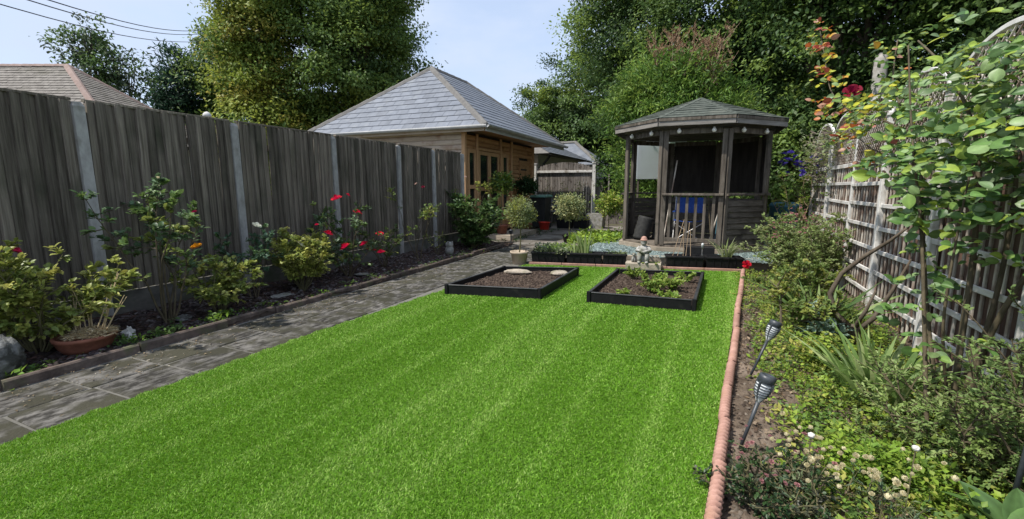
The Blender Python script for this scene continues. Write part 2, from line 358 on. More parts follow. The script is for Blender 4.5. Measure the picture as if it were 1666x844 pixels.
struct(mk('patio', [(-5.98, 10.25, -.012), (-2.3, 9.2, -.012), (-2.3, 17.4, -.012), (-5.98, 17.4, -.012)], [(0, 1, 2, 3)], 'patio'))
struct(mk('patio_path', [(-4.4, 9.95, -.004), (-2.35, 8.6, -.004), (-2.35, 10.2, -.004), (-4.4, 10.9, -.004)], [(0, 1, 2, 3)], 'patio'))
# lawn sheet + blades
lawn = struct(mk('lawn', [(-3.50, -.6, .006), (lawn_r(-.6) - .03, -.6, .006), (lawn_r(8.35) - .03, lawn_back(.54), .006), (-3.05, 7.7, .006), (-3.30, 5.5, .006), (-3.47, 3.1, .006)], [(0, 1, 2, 3, 4, 5)], 'turfbase' if 'turfbase' in MATS else 'ground'))
def lawn_l(y): return np.where(y < 3.1, -3.50 + .03 * y / 3.1, np.where(y < 5.5, -3.47 + (y - 3.1) * .071, -3.30 + (y - 5.5) * .113))
def turf(y0, y1, dens, ln, wd):
    n = int(3.9 * (y1 - y0) * dens); x = rg.uniform(-3.56, .6, n); y = rg.uniform(y0, y1, n)
    edge = .012 * np.sin(y * 21) + .01 * np.sin(y * 47 + 1)
    k = (x > lawn_l(y) + edge) & (x < -.055 + .072 * y - .035) & (y < 7.70 + (x + 3.05) * .2 - .02)
    x = x[k]; y = y[k]; n = len(x)
    band = np.maximum(0, np.sin((x - .03 * y + .02 * np.sin(y * 1.7)) * 2 * math.pi / .46)) ** 3 + .5 * np.sin((x - .03 * y) * 2 * math.pi / 1.7 + 1)
    patch = smooth_noise(x, y, 2.2, 3)
    a = rg.uniform(0, 2 * math.pi, n)
    lean = np.c_[np.cos(a), np.sin(a)] * rg.uniform(.3, 1.5, n)[:, None]
    lean[:, 1] += .55 * band + .25 * patch - .1
    L_ = ln * rg.uniform(.6, 1.25, n)
    d = nrm(np.c_[lean, np.full(n, .9)])
    sd = rdir(rg, n); sd[:, 2] *= .2; sd = nrm(np.cross(d, sd))
    p = np.c_[x, y, np.full(n, .006)]
    W = wd * rg.uniform(.7, 1.3, n)
    V = np.stack([p - sd * W[:, None] / 2, p + sd * W[:, None] / 2, p + d * L_[:, None]], 1)
    base = np.array([(.125, .285, .018), (.155, .335, .025), (.20, .38, .038), (.30, .45, .10), (.09, .21, .014)])
    ci = rg.choice(5, n, p=[.3, .32, .2, .08, .1]); ci = np.where((rg.uniform(0, 1, n) < .38 * np.clip(band, 0, 1)), 3, ci); c = base[ci] * rg.uniform(.85, 1.15, (n, 1))
    return V.reshape(-1, 3), np.repeat(c, 3, 0)
TV, TCc = [], []
for a in [(.2, 1.7, 40000, .017, .0055), (1.7, 3.0, 31000, .018, .0062), (3.0, 4.6, 19000, .019, .0080), (4.6, 8.5, 11500, .020, .0110)]:
    v, c = turf(*a); TV.append(v); TCc.append(c)
TV = np.concatenate(TV); TCc = np.concatenate(TCc)
o = mk('turf_blades', TV, np.arange(len(TV)).reshape(-1, 3), 'turf', None, False, TCc)
tag(o, 'bright green artificial turf with faint brushed stripes', 'turf', kind='stuff')
# raised slate gravel area and its retaining sleeper
def zgr(x, y): return .16 + .008 * smooth_noise(x, y, 6, 2)
struct(grid('gravel_bed', lambda y: (-2.35, 1.9), 8.75, 13.0, 20, 20, zgr, 'slate_gravel'))
# stone chips
def chips(name, n, fx, fy, fz, size, cols, label, cat, flat=.35):
    x = fx(n); y = fy(n, x); z = fz(x, y)
    base = np.array([(-1, -.7, 0), (1, -.8, 0), (.8, .9, 0), (-.9, .7, 0), (-.5, -.4, 1), (.6, -.5, .8), (.4, .5, 1), (-.5, .4, .9)])
    a = rg.uniform(0, 6.28, n); s = size * rg.uniform(.5, 1.3, n); asp = rg.uniform(.5, 1, n)
    bx = base[None, :, 0] * s[:, None]; by = base[None, :, 1] * (s * asp)[:, None]; bz = base[None, :, 2] * (s * flat)[:, None]
    tx, ty = rg.uniform(-.5, .5, n), rg.uniform(-.5, .5, n)
    bz = bz + bx * tx[:, None] + by * ty[:, None]
    X = x[:, None] + bx * np.cos(a)[:, None] - by * np.sin(a)[:, None]; Y = y[:, None] + bx * np.sin(a)[:, None] + by * np.cos(a)[:, None]
    V = np.stack([X, Y, z[:, None] + bz], 2).reshape(-1, 3)
    F = np.array([(4, 5, 6, 7), (0, 1, 5, 4), (1, 2, 6, 5), (2, 3, 7, 6), (3, 0, 4, 7)])
    F = (F[None] + (np.arange(n) * 8)[:, None, None]).reshape(-1, 4)
    o = mk(name, V, F, 'petal', None, False, np.repeat(pick(rg, n, cols, .3), 8, 0))
    return tag(o, label, cat, kind='stuff')
vz = np.vectorize(zbedL); vzR = np.vectorize(zbedR)
chips('slate_mulch', 9000, lambda n: rg.uniform(-5.68, -4.5, n), lambda n, x: 1.2 + 9 * rg.uniform(0, 1, n) ** 1.25, lambda x, y: vz(x, y) + .004, .024,
      [(.055, .04, .042), (.09, .068, .068), (.13, .105, .105), (.045, .035, .032), (.20, .18, .175), (.10, .06, .05)], 'purple grey slate and bark chippings under the rose bushes', 'mulch')
chips('soil_clods', 13000, lambda n: rg.uniform(.1, 1.9, n), lambda n, x: rg.uniform(1.4, 9, n), lambda x, y: vzR(x, y) - .003, .013,
      [(.11, .082, .062), (.16, .125, .098), (.075, .055, .042), (.21, .175, .14)], 'loose brown clods and grit on the sunny bed soil', 'soil', .6)
chips('slate_chippings', 7000, lambda n: rg.uniform(-2.3, 1.5, n), lambda n, x: rg.uniform(8.5, 10.2, n), lambda x, y: np.full(len(x), .165), .022,
      [(.17, .23, .225), (.25, .32, .31), (.13, .17, .17), (.34, .41, .40)], 'blue green slate chippings in front of the wooden gazebo', 'gravel', .3)
def litter(name, n, fx, fy, fz, s, cols, label, cat):
    x = fx(n); y = fy(n); z = fz(x, y)
    al = rdir(rg, n); al[:, 2] *= .15; up = rdir(rg, n) * .35 + np.array([0, 0, 1.])
    V, F, C = leaf_arrays(np.c_[x, y, z], al, up, s * rg.uniform(.5, 1.4, n), s * .5 * rg.uniform(.4, 1.2, n), pick(rg, n, cols, .3), DIAM)
    return tag(mk(name, V, F, 'petal', None, False, C), label, cat, kind='stuff')
litter('leaf_litter', 900, lambda n: -4.42 + np.abs(rg.normal(0, .28, n)), lambda n: rg.uniform(.8, 7, n), lambda x, y: np.full(len(x), .008), .022,
       [(.30, .23, .14), (.20, .15, .09), (.42, .38, .30), (.13, .10, .06)], 'dry petals and leaf litter strewn on the mossy paving slabs', 'litter')
# kerb along the left bed
kb = tag(thing('kerb_edging', 'weathered brown kerb edging between rose bed and paving slabs', 'kerb', (-4.46, 1.3, 0)), None)
y = 1.34; i = 0
while y < 9.6:
    ln = rr.uniform(.56, .92); x = -4.47 - (.0 if y < 7.5 else (y - 7.5) * .05) + rr.uniform(-.012, .012)
    m = MB().bar((0, 0, 0), (rr.uniform(-.015, .015), ln - .012, 0), .05, .10, (0, 0, 1), .012).mesh('kerb_stone', 'kerb')
    inst('kerb_stone', m, (x, y, .022 + rr.uniform(-.010, .010)), kb); y += ln; i += 1
inst('kerb_stone', MB().bar((0, 0, 0), (-.8, -.12, 0), .065, .13, (0, 0, 1), .012).mesh('kerb_stone', 'kerb'), (-4.48, 1.31, .028), kb)
# ================================================================ LEFT FENCE
FX = -5.74
POSTS = [-.95, .85, 2.55, 4.14, 5.85, 7.52, 8.78, 10.05]
fence = thing('board_fence', 'tall weathered grey closeboard fence with concrete posts behind the rose bed', 'fence', (FX, 5, 0))
pm = MB(); s = .046
pm.add([(-s, -s, 0), (s, -s, 0), (s, s, 0), (-s, s, 0), (-s, -s, 2.27), (s, -s, 2.27), (s, s, 2.27), (-s, s, 2.27), (-s * .6, -s * .6, 2.31), (s * .6, -s * .6, 2.31), (s * .6, s * .6, 2.31), (-s * .6, s * .6, 2.31)],
       [(0, 1, 5, 4), (1, 2, 6, 5), (2, 3, 7, 6), (3, 0, 4, 7), (4, 5, 9, 8), (5, 6, 10, 9), (6, 7, 11, 10), (7, 4, 8, 11), (8, 9, 10, 11)])
pmesh = pm.mesh('post', 'concrete')
for y in POSTS: inst('post', pmesh, (FX + .008, y, -.1), fence, (rr.uniform(-.006, .006), rr.uniform(-.006, .006), 0), (1, 1, 1.005))
def boardmesh(seed, h, wd=.112):
    q = random.Random(seed); V = []; k = 9; xw = .044
    ph = q.uniform(0, 6); amp = q.uniform(.002, .008)
    for i in range(k + 1):
        z = h * i / k; dx = amp * math.sin(z * 2.1 + ph); tw = q.uniform(-.003, .003)
        if i == k: z += q.uniform(-.006, .006)
        V += [(0, -wd / 2 + dx, z), (xw + tw, -wd / 2 + dx + q.uniform(-.002, .002), z), (xw * .12 + tw * .3, wd / 2 + dx, z), (0, wd / 2 + dx, z)]
    F = [(4 * i + j, 4 * i + (j + 1) % 4, 4 * i + 4 + (j + 1) % 4, 4 * i + 4 + j) for i in range(k) for j in range(4)]
    F += [(3, 2, 1, 0), tuple(4 * k + j for j in range(4))]
    return rawmesh('board', V, F, 'fence_wood')
BM = [boardmesh(i, 1.93, .094 + .005 * (i % 4)) for i in range(12)]
for a, b in zip(POSTS[:-1], POSTS[1:]):
    a += .047; b -= .047; n = max(3, round((b - a) / .090)); st = (b - a) / n
    for i in range(n):
        inst('board', rr.choice(BM), (FX + rr.uniform(-.004, .008) + .004 * (i % 2), a + st * (i + .5), .31), fence,
             (rr.uniform(-.008, .008), rr.uniform(-.004, .004), rr.uniform(-.10, .06)), (1, rr.uniform(.97, 1.10), 1 + rr.uniform(-.004, .004)))
    MB().bar((FX, a, .145), (FX, b, .145), .05, .31, (0, 0, 1), .006).build('gravel_board', 'gravel_board', fence)
    MB().bar((FX + .003, a + .004, 2.246), (FX + .003, b - .004, 2.246), .055, .026, (.1, 0, 1), .003).build('cap_rail', 'fence_wood', fence)
    for z in (.55, 1.25, 1.95): MB().bar((FX - .04, a + .003, z), (FX - .04, b - .003, z), .04, .07).build('back_rail', 'fence_wood', fence)
# ================================================================ RIGHT TRELLIS FENCE
TX = 1.80
TP = [.85, 2.28, 3.70, 5.12, 6.55, 7.85, 9.25, 10.65]
tre = thing('trellis_fence', 'white painted trellis fence with arched diamond lattice tops over brown boards', 'fence', (TX, 6, 0))
pmt = MB().bar((0, 0, -.3), (0, 0, 2.2), .06, .075, (0, 1, 0), .006)
pmt.bar((0, 0, 2.2), (0, 0, 2.225), .085, .1, (0, 1, 0), .008)
pmt = pmt.mesh('post', 'white_paint')
RZ = [.16, .42, .68, .935, 1.19, 1.45, 1.72]
bbm = [boardmesh(40 + i, 1.98, .125) for i in range(6)]
for b_ in bbm: b_.materials[0] = MATS['back_board']
lam = [MB().bar((0, 0, -.02), (rr.uniform(-.008, .008), rr.uniform(-.006, .006), 1.74), .03, .016, (1, 0, 0), .003).mesh('lath', 'lath') for _ in range(5)]
for i, y in enumerate(TP): inst('post', pmt, (TX, y, 0), tre, (rr.uniform(-.01, .01), rr.uniform(-.012, .012), 0))
for a, b in zip(TP[:-1], TP[1:]):
    a += .03; b -= .03; W = b - a; seen = a > 1.5
    for z in RZ:
        t1, t2 = rr.uniform(-.012, .012), rr.uniform(-.012, .012)
        inst('rail', MB().bar((0, 0, t1), (0, W, t2), .02, .046 if z < 1.6 else .06, (0, 0, 1), .004).mesh('rail', 'white_rail'), (TX - .012, a, z), tre)
    n = round(W / .118)
    for i in range(n): inst('lath', rr.choice(lam), (TX + .012, a + W * (i + .5) / n, 0), tre, (0, 0, 0))
    n = round(W / .13)
    for i in range(n): inst('backing_board', rr.choice(bbm), (TX + .10, a + .0 + (W + .06) * (i + .5) / n, -.2), tre, (0, 0, math.pi + rr.uniform(-.06, .06)), (1, 1.04, 1))
    # arched lattice top
    mid = (a + b) / 2; zb, zs, rise = 1.757, 2.14, .36
    def top(y): return zs + rise * math.sqrt(max(0, 1 - ((y - mid) / (W / 2)) ** 2)) ** 1.0
    arc = [(TX, a + W * k / 18, top(a + W * k / 18)) for k in range(19)]
    ab = MB()
    for k in range(18): ab.bar(arc[k], arc[k + 1], .034, .04, (1, 0, 0), .003)
    ab.build('arch_rail', 'white_paint', tre)
    lt = MB(); sp = .088
    for sgn, dx in ((1, .004), (-1, -.006)):
        c = zb - 2 * W
        while c < zs + rise + 2 * W:
            pts = []
            for k in range(61):
                y = a + W * k / 60; z = c + sgn * (y - mid)
                if zb - .01 < z < top(y) - .012: pts.append((TX + dx, y, z))
            if len(pts) > 1: lt.bar(pts[0], pts[-1], .008, .012, (1, 0, 0))
            c += sp
    lt.build('lattice', 'lath', tre)['kind'] = 'stuff'
# ================================================================ EDGING, BEDS, PLANTERS
ed = thing('rope_edging', 'terracotta rope top edging between artificial lawn and flower bed', 'edging', (.1, 4, 0))
def rope(ln, twists, seed):
    q = random.Random(seed); n = max(8, int(twists * 9)); k = 9; V = []
    for i in range(n + 1):
        y = ln * i / n; ph = twists * 2 * math.pi * i / n
        for j in range(k):
            t = 2 * math.pi * j / k
            r = .0255 * (1 + .42 * math.cos(ph + t * 1.0)) * (1 if 0 < i < n else .85)
            V.append((math.cos(t) * r * .95, y, .045 + math.sin(t) * r))
    F = [(i * k + j, i * k + (j + 1) % k, (i + 1) * k + (j + 1) % k, (i + 1) * k + j) for i in range(n) for j in range(k)] + [tuple(range(k)), tuple(n * k + j for j in range(k - 1, -1, -1))]
    b = MB().add(V, F).box(-.022, .022, .004, ln - .004, -.08, .04)
    return b.mesh('edging_tile', 'terracotta', True)
RP = [rope(.50, 12.5, i) for i in range(3)]
y = .3; k = 0
while y < 8.3:
    inst('edging_tile', RP[k % 3], (lawn_r(y) + rr.uniform(-.006, .006), y, rr.uniform(-.012, .008)), ed, (rr.uniform(-.01, .01), 0, -math.atan(.072) + rr.uniform(-.018, .018))); y += .503; k += 1
# timber / terracotta strip at the foot of the planters
strip = thing('lawn_end_strip', 'thin pinkish edging strip along the far end of the lawn', 'edging', (-1.2, 8.0, 0))
for i in range(6):
    x0 = -3.02 + i * .595; x1 = x0 + .585
    MB().bar((x0, lawn_back(x0) + .02, .02), (x1, lawn_back(x1) + .02, .02), .035, .06, (0, 0, 1), .006).build('edging_tile', 'terracotta', strip)
def raised_bed(label, P, h=.135):
    P = [Vector((x, y, 0)) for x, y in P]; c = sum(P, Vector()) / 4
    t = thing('raised_bed', label, 'raised bed', (c.x, c.y, .004), 'black raised beds on the lawn')
    for i in range(4):
        a, b = P[i], P[(i + 1) % 4]; d = (b - a).normalized(); nn = d.cross(Vector((0, 0, 1)))
        f = MB().bar(a + d * .03 + Vector((0, 0, .004 + h / 2 - .004)), b - d * .03 + Vector((0, 0, .004 + h / 2 - .004)), .026, h - .01, (0, 0, 1), .004)
        sp = f.build('side_board', 'black_plastic', t)
        MB().bar(a + d * .03 + Vector((0, 0, h)), b - d * .03 + Vector((0, 0, h)), .036, .012, (0, 0, 1), .003).build('rim', 'black_rim', sp)
        MB().bar(a + Vector((0, 0, .002)), a + Vector((0, 0, h + .010)), .052, .052, (1, 0, 0), .01).build('corner_post', 'black_plastic', t)
    n = 22; V = []
    for i in range(n + 1):
        for j in range(n + 1):
            u, v = i / n, j / n; p = (P[0] * (1 - u) + P[1] * u) * (1 - v) + (P[3] * (1 - u) + P[2] * u) * v; p = c + (p - c) * .985
            V.append((p.x, p.y, .068 + .014 * smooth_noise(p.x, p.y, 9, 5) + rr.uniform(-.006, .006)))
    F = [(i * (n + 1) + j, (i + 1) * (n + 1) + j, (i + 1) * (n + 1) + j + 1, i * (n + 1) + j + 1) for i in range(n) for j in range(n)]
    mk('soil', V, F, 'dark_soil', t, True)
    return t
B1 = [(-3.14, 5.06), (-1.92, 5.30), (-1.90, 6.98), (-3.03, 6.64)]
B2 = [(-1.31, 5.38), (-.11, 5.46), (-.06, 7.36), (-1.29, 7.14)]
raised_bed('black raised bed holding bare dark soil and two pale stones', B1)
raised_bed('black raised bed planted with a patch of leafy green vegetables', B2)
def inbed(P, n, m=.1):
    u = rg.uniform(m, 1 - m, n); v = rg.uniform(m, 1 - m, n); A = np.array(P)
    q = ((A[0] * (1 - u[:, None]) + A[1] * u[:, None]) * (1 - v[:, None]) + (A[3] * (1 - u[:, None]) + A[2] * u[:, None]) * v[:, None]); return q
for nm, P, lb in (('compost_lumps', B1, 'crumbly brown compost lumps in the bare raised bed'), ('compost_crumbs', B2, 'crumbly compost between the vegetables in the planted raised bed')):
    q = inbed(P, 1500, .03)
    chips(nm, 1500, lambda n: q[:, 0], lambda n, x: q[:, 1], lambda x, y: .070 + .014 * smooth_noise(x, y, 9, 5), .013, [(.06, .042, .032), (.10, .072, .056), (.14, .105, .08), (.04, .028, .022)], lb, 'compost', .7)
def rock(name, label, c, r, mat, seed, cat='stone', amp=.16, group=None):
    q = random.Random(seed); b = MB(); b.blob((0, 0, 0), r, 13, 8, q, amp)
    o = b.build(name, mat, None, False); o.location = c; o.rotation_euler = (0, 0, q.uniform(0, 6)); tag(o, label, cat, group); return o
rock('flat_stone', 'long pale flat stone at the back of the bare raised bed', (-2.72, 6.47, .10), (.22, .09, .04), 'sand_stone', 1, amp=.08).rotation_euler = (0, 0, .2)
rock('flat_stone', 'pale stone against the right board of the bare raised bed', (-2.08, 6.62, .10), (.14, .13, .04), 'sand_stone', 2, amp=.08).rotation_euler = (0, 0, .5)
def planter(name, label, p, q, depth, h=.25, z=0.0, group=None):
    p = Vector((p[0], p[1], z)); q = Vector((q[0], q[1], z)); d = (q - p).normalized(); nn = Vector((-d.y, d.x, 0)); c = (p + q) / 2 + nn * depth / 2
    t = thing(name, label, 'planter', c, group)
    def ring(ins, zz): return [p + d * ins + nn * ins + Vector((0, 0, zz)), q - d * ins + nn * ins + Vector((0, 0, zz)), q - d * ins + nn * (depth - ins) + Vector((0, 0, zz)), p + d * ins + nn * (depth - ins) + Vector((0, 0, zz))]
    A, B, Cc, D = ring(.025, .004), ring(.006, h), ring(.03, h), ring(.04, h - .035)
    V = A + B + Cc + D
    F = [(0, 3, 2, 1)] + [(4 * r + i, 4 * r + (i + 1) % 4, 4 * r + 4 + (i + 1) % 4, 4 * r + 4 + i) for r in range(3) for i in range(4)]
    mk('trough', V, F, 'black_plastic', t)
    rb = MB()
    for i in range(4): rb.bar(B[i] + (Vector((0, 0, -.02))), B[(i + 1) % 4] + Vector((0, 0, -.02)), .022, .034, (0, 0, 1), .006)
    rb.build('rim', 'black_plastic', t)
    nr = 5
    for k in range(1, nr):
        a = A[0] + (A[1] - A[0]) * k / nr; b = B[0] + (B[1] - B[0]) * k / nr
        MB().bar(a - nn * .003, b - nn * .003 - Vector((0, 0, .045)), .012, .008, tuple(nn), .002).build('rib', 'black_plastic', t)
    mk('soil', ring(.041, h - .04), [(0, 1, 2, 3)], 'dark_soil', t)
    return t
def lb_(x): return lawn_back(x) + .06
for (x0, x1, lb) in ((-3.0, -2.38, 'black trough planter nearest the clay pot of the standard tree'), (-2.37, -1.74, 'black trough planter filled with iris leaves'), (-1.73, -1.31, 'short black trough planter beside the seated stone statue'),
                     (-.66, -.06, 'black trough planter with thin canes standing in it'), (-.03, .56, 'black trough planter with pale strappy leaves and a red flower beside it')):
    planter('trough_planter', lb, (x0, lb_(x0)), (x1, lb_(x1)), .30, .235, 0, 'black trough planters along the lawn end')
sl = thing('sleeper_wall', 'low weathered timber sleeper wall holding the slate gravel', 'wall', (-1, 8.5, -.05))
for i in range(3):
    x0 = -2.35 + i * 1.22; x1 = x0 + 1.20
    MB().bar((x0, lawn_back(x0) + .47, .05), (x1, lawn_back(x1) + .47, .05), .10, .24, (0, 0, 1), .01).build('sleeper', 'sleeper', sl)
# ================================================================ ROOFS AND BUILDINGS
def clip(poly, a, b):       # keep left of a->b (2D)
    out = []
    for i in range(len(poly)):
        p, q = poly[i], poly[(i + 1) % len(poly)]
        sp = (b[0] - a[0]) * (p[1] - a[1]) - (b[1] - a[1]) * (p[0] - a[0]); sq = (b[0] - a[0]) * (q[1] - a[1]) - (b[1] - a[1]) * (q[0] - a[0])
        if sp >= 0: out.append(p)
        if (sp >= 0) != (sq >= 0):
            t = sp / (sp - sq); out.append((p[0] + t * (q[0] - p[0]), p[1] + t * (q[1] - p[1])))
    return out
def tiled(poly3, name, mat, parent, ex, wd, th, separate, lift=.03, jit=.0, gap=.004):
    P = [Vector(p) for p in poly3]; n = (P[1] - P[0]).cross(P[2] - P[0]).normalized()
    if n.z < 0: P.reverse(); n = -n
    up = (Vector((0, 0, 1)) - n * n.z).normalized(); rt = up.cross(n); o = P[0]
    lo = min(P, key=lambda p: (p - o).dot(up)); o = lo
    Q = [((p - o).dot(rt), (p - o).dot(up)) for p in P]
    x0, x1 = min(q[0] for q in Q), max(q[0] for q in Q); H = max(q[1] for q in Q)
    allb = MB(); r = 0; v = 0.0; out = []
    while v < H - .01:
        u = x0 - wd * (.5 if r % 2 else 0) - .01
        while u < x1:
            c = [(u + gap, v), (u + wd - gap, v), (u + wd - gap, v + ex + .02), (u + gap, v + ex + .02)]
            dj = rr.uniform(-jit, jit)
            for i in range(len(Q)):
                c = clip(c, Q[i], Q[(i + 1) % len(Q)])
                if len(c) < 3: break
            if len(c) >= 3:
                ar = abs(sum(c[i][0] * c[(i + 1) % len(c)][1] - c[(i + 1) % len(c)][0] * c[i][1] for i in range(len(c)))) / 2
                if ar > .002:
                    pts = []
                    for (a, b) in c:
                        tt = max(0, min(1, (b - v) / ex)); pts.append(o + rt * a + up * b + n * (lift + th * (1 - tt) + dj * (1 - tt)))
                    bot = [p - n * (th * .7) for p in pts]; k = len(pts)
                    F = [tuple(range(k))] + [((i + 1) % k, i, k + i, k + (i + 1) % k) for i in range(k)]
                    if separate: out.append(MB().add(pts + bot, F).build(name, mat, parent))
                    else: allb.add(pts + bot, F)
            u += wd
        v += ex; r += 1
    if not separate:
        q = allb.build(name, mat, parent); q['kind'] = 'stuff'; out.append(q)
    return out
def hipcaps(parent, a, b, mat, ln=.45, wd=.2, name='ridge_tile'):
    a = Vector(a); b = Vector(b); d = b - a; n = max(1, round(d.length / ln))
    for i in range(n):
        p = a + d * (i / n); q = a + d * ((i + 1.05) / n); dd = d.normalized(); s_ = dd.cross(Vector((0, 0, 1))).normalized(); u = s_.cross(dd)
        V = []
        for e, lf in ((p, .0), (q, .012)):
            for x, z in ((-wd / 2, -.03), (-wd * .28, .05), (0, .075), (wd * .28, .05), (wd / 2, -.03)): V.append(e + s_ * x + u * (z + lf))
        MB().add(V, [(j, j + 1, 6 + j, 5 + j) for j in range(4)] + [(0, 5, 9, 4), (4, 3, 2, 1, 0), (5, 6, 7, 8, 9)]).build(name, mat, parent)
# ---- summerhouse
sh = thing('summerhouse', 'timber clad summerhouse with hipped grey slate roof and glazed front doors', 'summerhouse', (-6.0, 13, -.02))
A1 = Vector((-8.2, 12.65, 5.03)); A2 = Vector((-8.2, 14.75, 5.03))
C1 = Vector((-11.35, 10.4, 2.92)); C2 = Vector((-5.22, 10.4, 2.92)); C3 = Vector((-5.22, 16.9, 2.92)); C4 = Vector((-11.35, 16.9, 2.92))
rf = mk('roof', [C1, C2, C3, C4, A1, A2], [(0, 1, 4), (1, 2, 5, 4), (2, 3, 5), (3, 0, 4, 5), (3, 2, 1, 0)], 'cladding', sh)
tiled([C1, C2, A1], 'slate', 'slate', rf, .235, .36, .016, True, .02, .002)
tiled([C2, C3, A2, A1], 'slate_courses', 'slate', rf, .235, .36, .014, False, .02, .002)
for a, b in ((C1, A1), (C2, A1), (A1, A2), (C3, A2)): hipcaps(rf, a, b, 'ridge_tile')
def gutter(parent, a, b, name='gutter', r=.06):
    a = Vector(a); b = Vector(b); d = (b - a).normalized(); s_ = d.cross(Vector((0, 0, 1))); V = []
    ang = [math.pi * (1 + k / 8) for k in range(9)]
    for e in (a, b):
        for t in ang: V.append(e + s_ * (r * math.cos(t)) + Vector((0, 0, r * math.sin(t))))
        for t in reversed(ang): V.append(e + s_ * ((r - .008) * math.cos(t)) + Vector((0, 0, (r - .008) * math.sin(t))))
    k = 18; F = [(i, (i + 1) % k, k + (i + 1) % k, k + i) for i in range(k)] + [tuple(range(k)), tuple(range(2 * k - 1, k - 1, -1))]
    return MB().add(V, F).build(name, 'gutter', parent, True)
gutter(rf, (-11.35, 10.33, 2.93), (-5.15, 10.33, 2.93), r=.075); gutter(rf, (-5.14, 10.28, 2.93), (-5.14, 17.0, 2.93), r=.075)
MB().bar((-5.235, 10.42, 2.86), (-5.235, 16.9, 2.86), .03, .15, (0, 0, 1)).build('fascia', 'gutter', rf)
MB().bar((-11.3, 10.425, 2.86), (-5.28, 10.425, 2.86), .03, .13, (0, 0, 1)).build('fascia', 'cladding_side', rf)
def logboard(p, q, nrm_, h, mat, parent, name='cladding_board'):
    p = Vector(p); q = Vector(q); nn = Vector(nrm_); V = []
    for e in (p, q):
        for x, z in ((-.02, -h / 2), (.0, -h / 2 + .004), (.018, -h * .28), (.023, 0), (.018, h * .28), (.0, h / 2 - .004), (-.02, h / 2)): V.append(e + nn * x + Vector((0, 0, z)))
    return MB().add(V, [(i, 7 + i, 8 + i, i + 1) for i in range(6)] + [(6, 13, 7, 0), (0, 1, 2, 3, 4, 5, 6), (13, 12, 11, 10, 9, 8, 7)]).build(name, mat, parent)
MB().box(-11.1, -6.05, 10.70, 10.74, 0, 2.86).build('side_wall', 'inner_dark', sh)
MB().box(-6.08, -6.05, 10.745, 15.7, 0, 2.86).build('front_wall', 'inner_dark', sh)
MB().box(-11.1, -6.085, 15.66, 15.70, 0, 2.86).build('rear_wall', 'inner_dark', sh)
z = 1.9
while z < 2.86: logboard((-11.1, 10.675, z), (-6.06, 10.675, z), (0, -1, 0), .135, 'cladding_side', sh); z += .135
OP = [(10.83, 11.27), (11.44, 12.78), (13.0, 13.45)]
z = .16
while z < 2.85:
    segs = [(10.74, 15.68)]
    if .30 < z < 2.42: segs = [(10.74, 10.83), (11.27, 11.44), (12.78, 13.0), (13.45, 14.42), (15.25, 15.68)]
    for a, b in segs: logboard((-6.028, a + .002, z), (-6.028, b - .002, z), (1, 0, 0), .135, 'cladding', sh)
    z += .135
MB().bar((-6.0, 10.68, -.02), (-6.0, 10.68, 2.86), .11, .11, (0, 1, 0), .008).build('corner_post', 'joinery', sh)
for y in (11.36, 12.9, 13.72): MB().bar((-5.975, y, .02), (-5.975, y, 2.84), .08, .05, (1, 0, 0), .006).build('pilaster', 'joinery', sh)
MB().bar((-5.985, 15.64, .02), (-5.985, 15.64, 2.84), .10, .08, (1, 0, 0), .006).build('corner_post', 'joinery', sh)
MB().bar((-5.965, 11.40, 2.45), (-5.965, 12.84, 2.45), .05, .07, (0, 0, 1), .006).build('lintel', 'joinery', sh)
def glazed(name, y0, y1, z0, z1, zs, parent, handle=False):
    f = MB(); x = -5.995; wd = .075
    for yy in (y0 + wd / 2, y1 - wd / 2): f.bar((x, yy, z0), (x, yy, z1), wd, .06, (1, 0, 0), .006)
    for zz in [z0 + .05, z1 - .05] + zs: f.bar((x + .002, y0 + wd, zz), (x + .002, y1 - wd, zz), .055, .10, (0, 0, 1), .004)
    o = f.build(name, 'joinery', parent)
    lv = [z0 + .1] + [c for zz in sorted(zs) for c in (zz - .05, zz + .05)] + [z1 - .1]
    for i in range(0, len(lv), 2):
        MB().box(x - .012, x - .004, y0 + wd - .004, y1 - wd + .004, lv[i] - .004, lv[i + 1] + .004).build('pane', 'glass_dark', o)
    if handle: MB().tube([(x + .03, y1 - .04, 1.0), (x + .07, y1 - .04, 1.0), (x + .07, y1 - .15, 1.0)], .009, 6).build('handle', 'metal_grey', o)
    return o
glazed('window', 10.83, 11.27, .85, 2.42, [1.42], sh); glazed('window', 13.0, 13.45, .55, 2.42, [1.42], sh)
MB().box(-6.03, -6.0, 10.835, 11.265, .16, .845).build('apron_panel', 'cladding', sh); MB().box(-6.03, -6.0, 13.005, 13.445, .16, .545).build('apron_panel', 'cladding', sh)
glazed('door', 11.45, 12.10, .14, 2.40, [1.36], sh, True); glazed('door', 12.115, 12.77, .14, 2.40, [1.36], sh)
dr = MB().bar((-6.0, 14.84, .12), (-6.0, 14.84, 2.3), .82, .04, (1, 0, 0), .004).build('door', 'cladding', sh)
for zz in (.55, 2.0): MB().bar((-5.972, 14.5, zz), (-5.972, 15.0, zz), .015, .05, (0, 0, 1)).build('hinge', 'rubber', dr)
MB().box(-5.6, -5.22 + .3, 11.2, 13.2, -.06, .12).build('step', 'sleeper', sh)
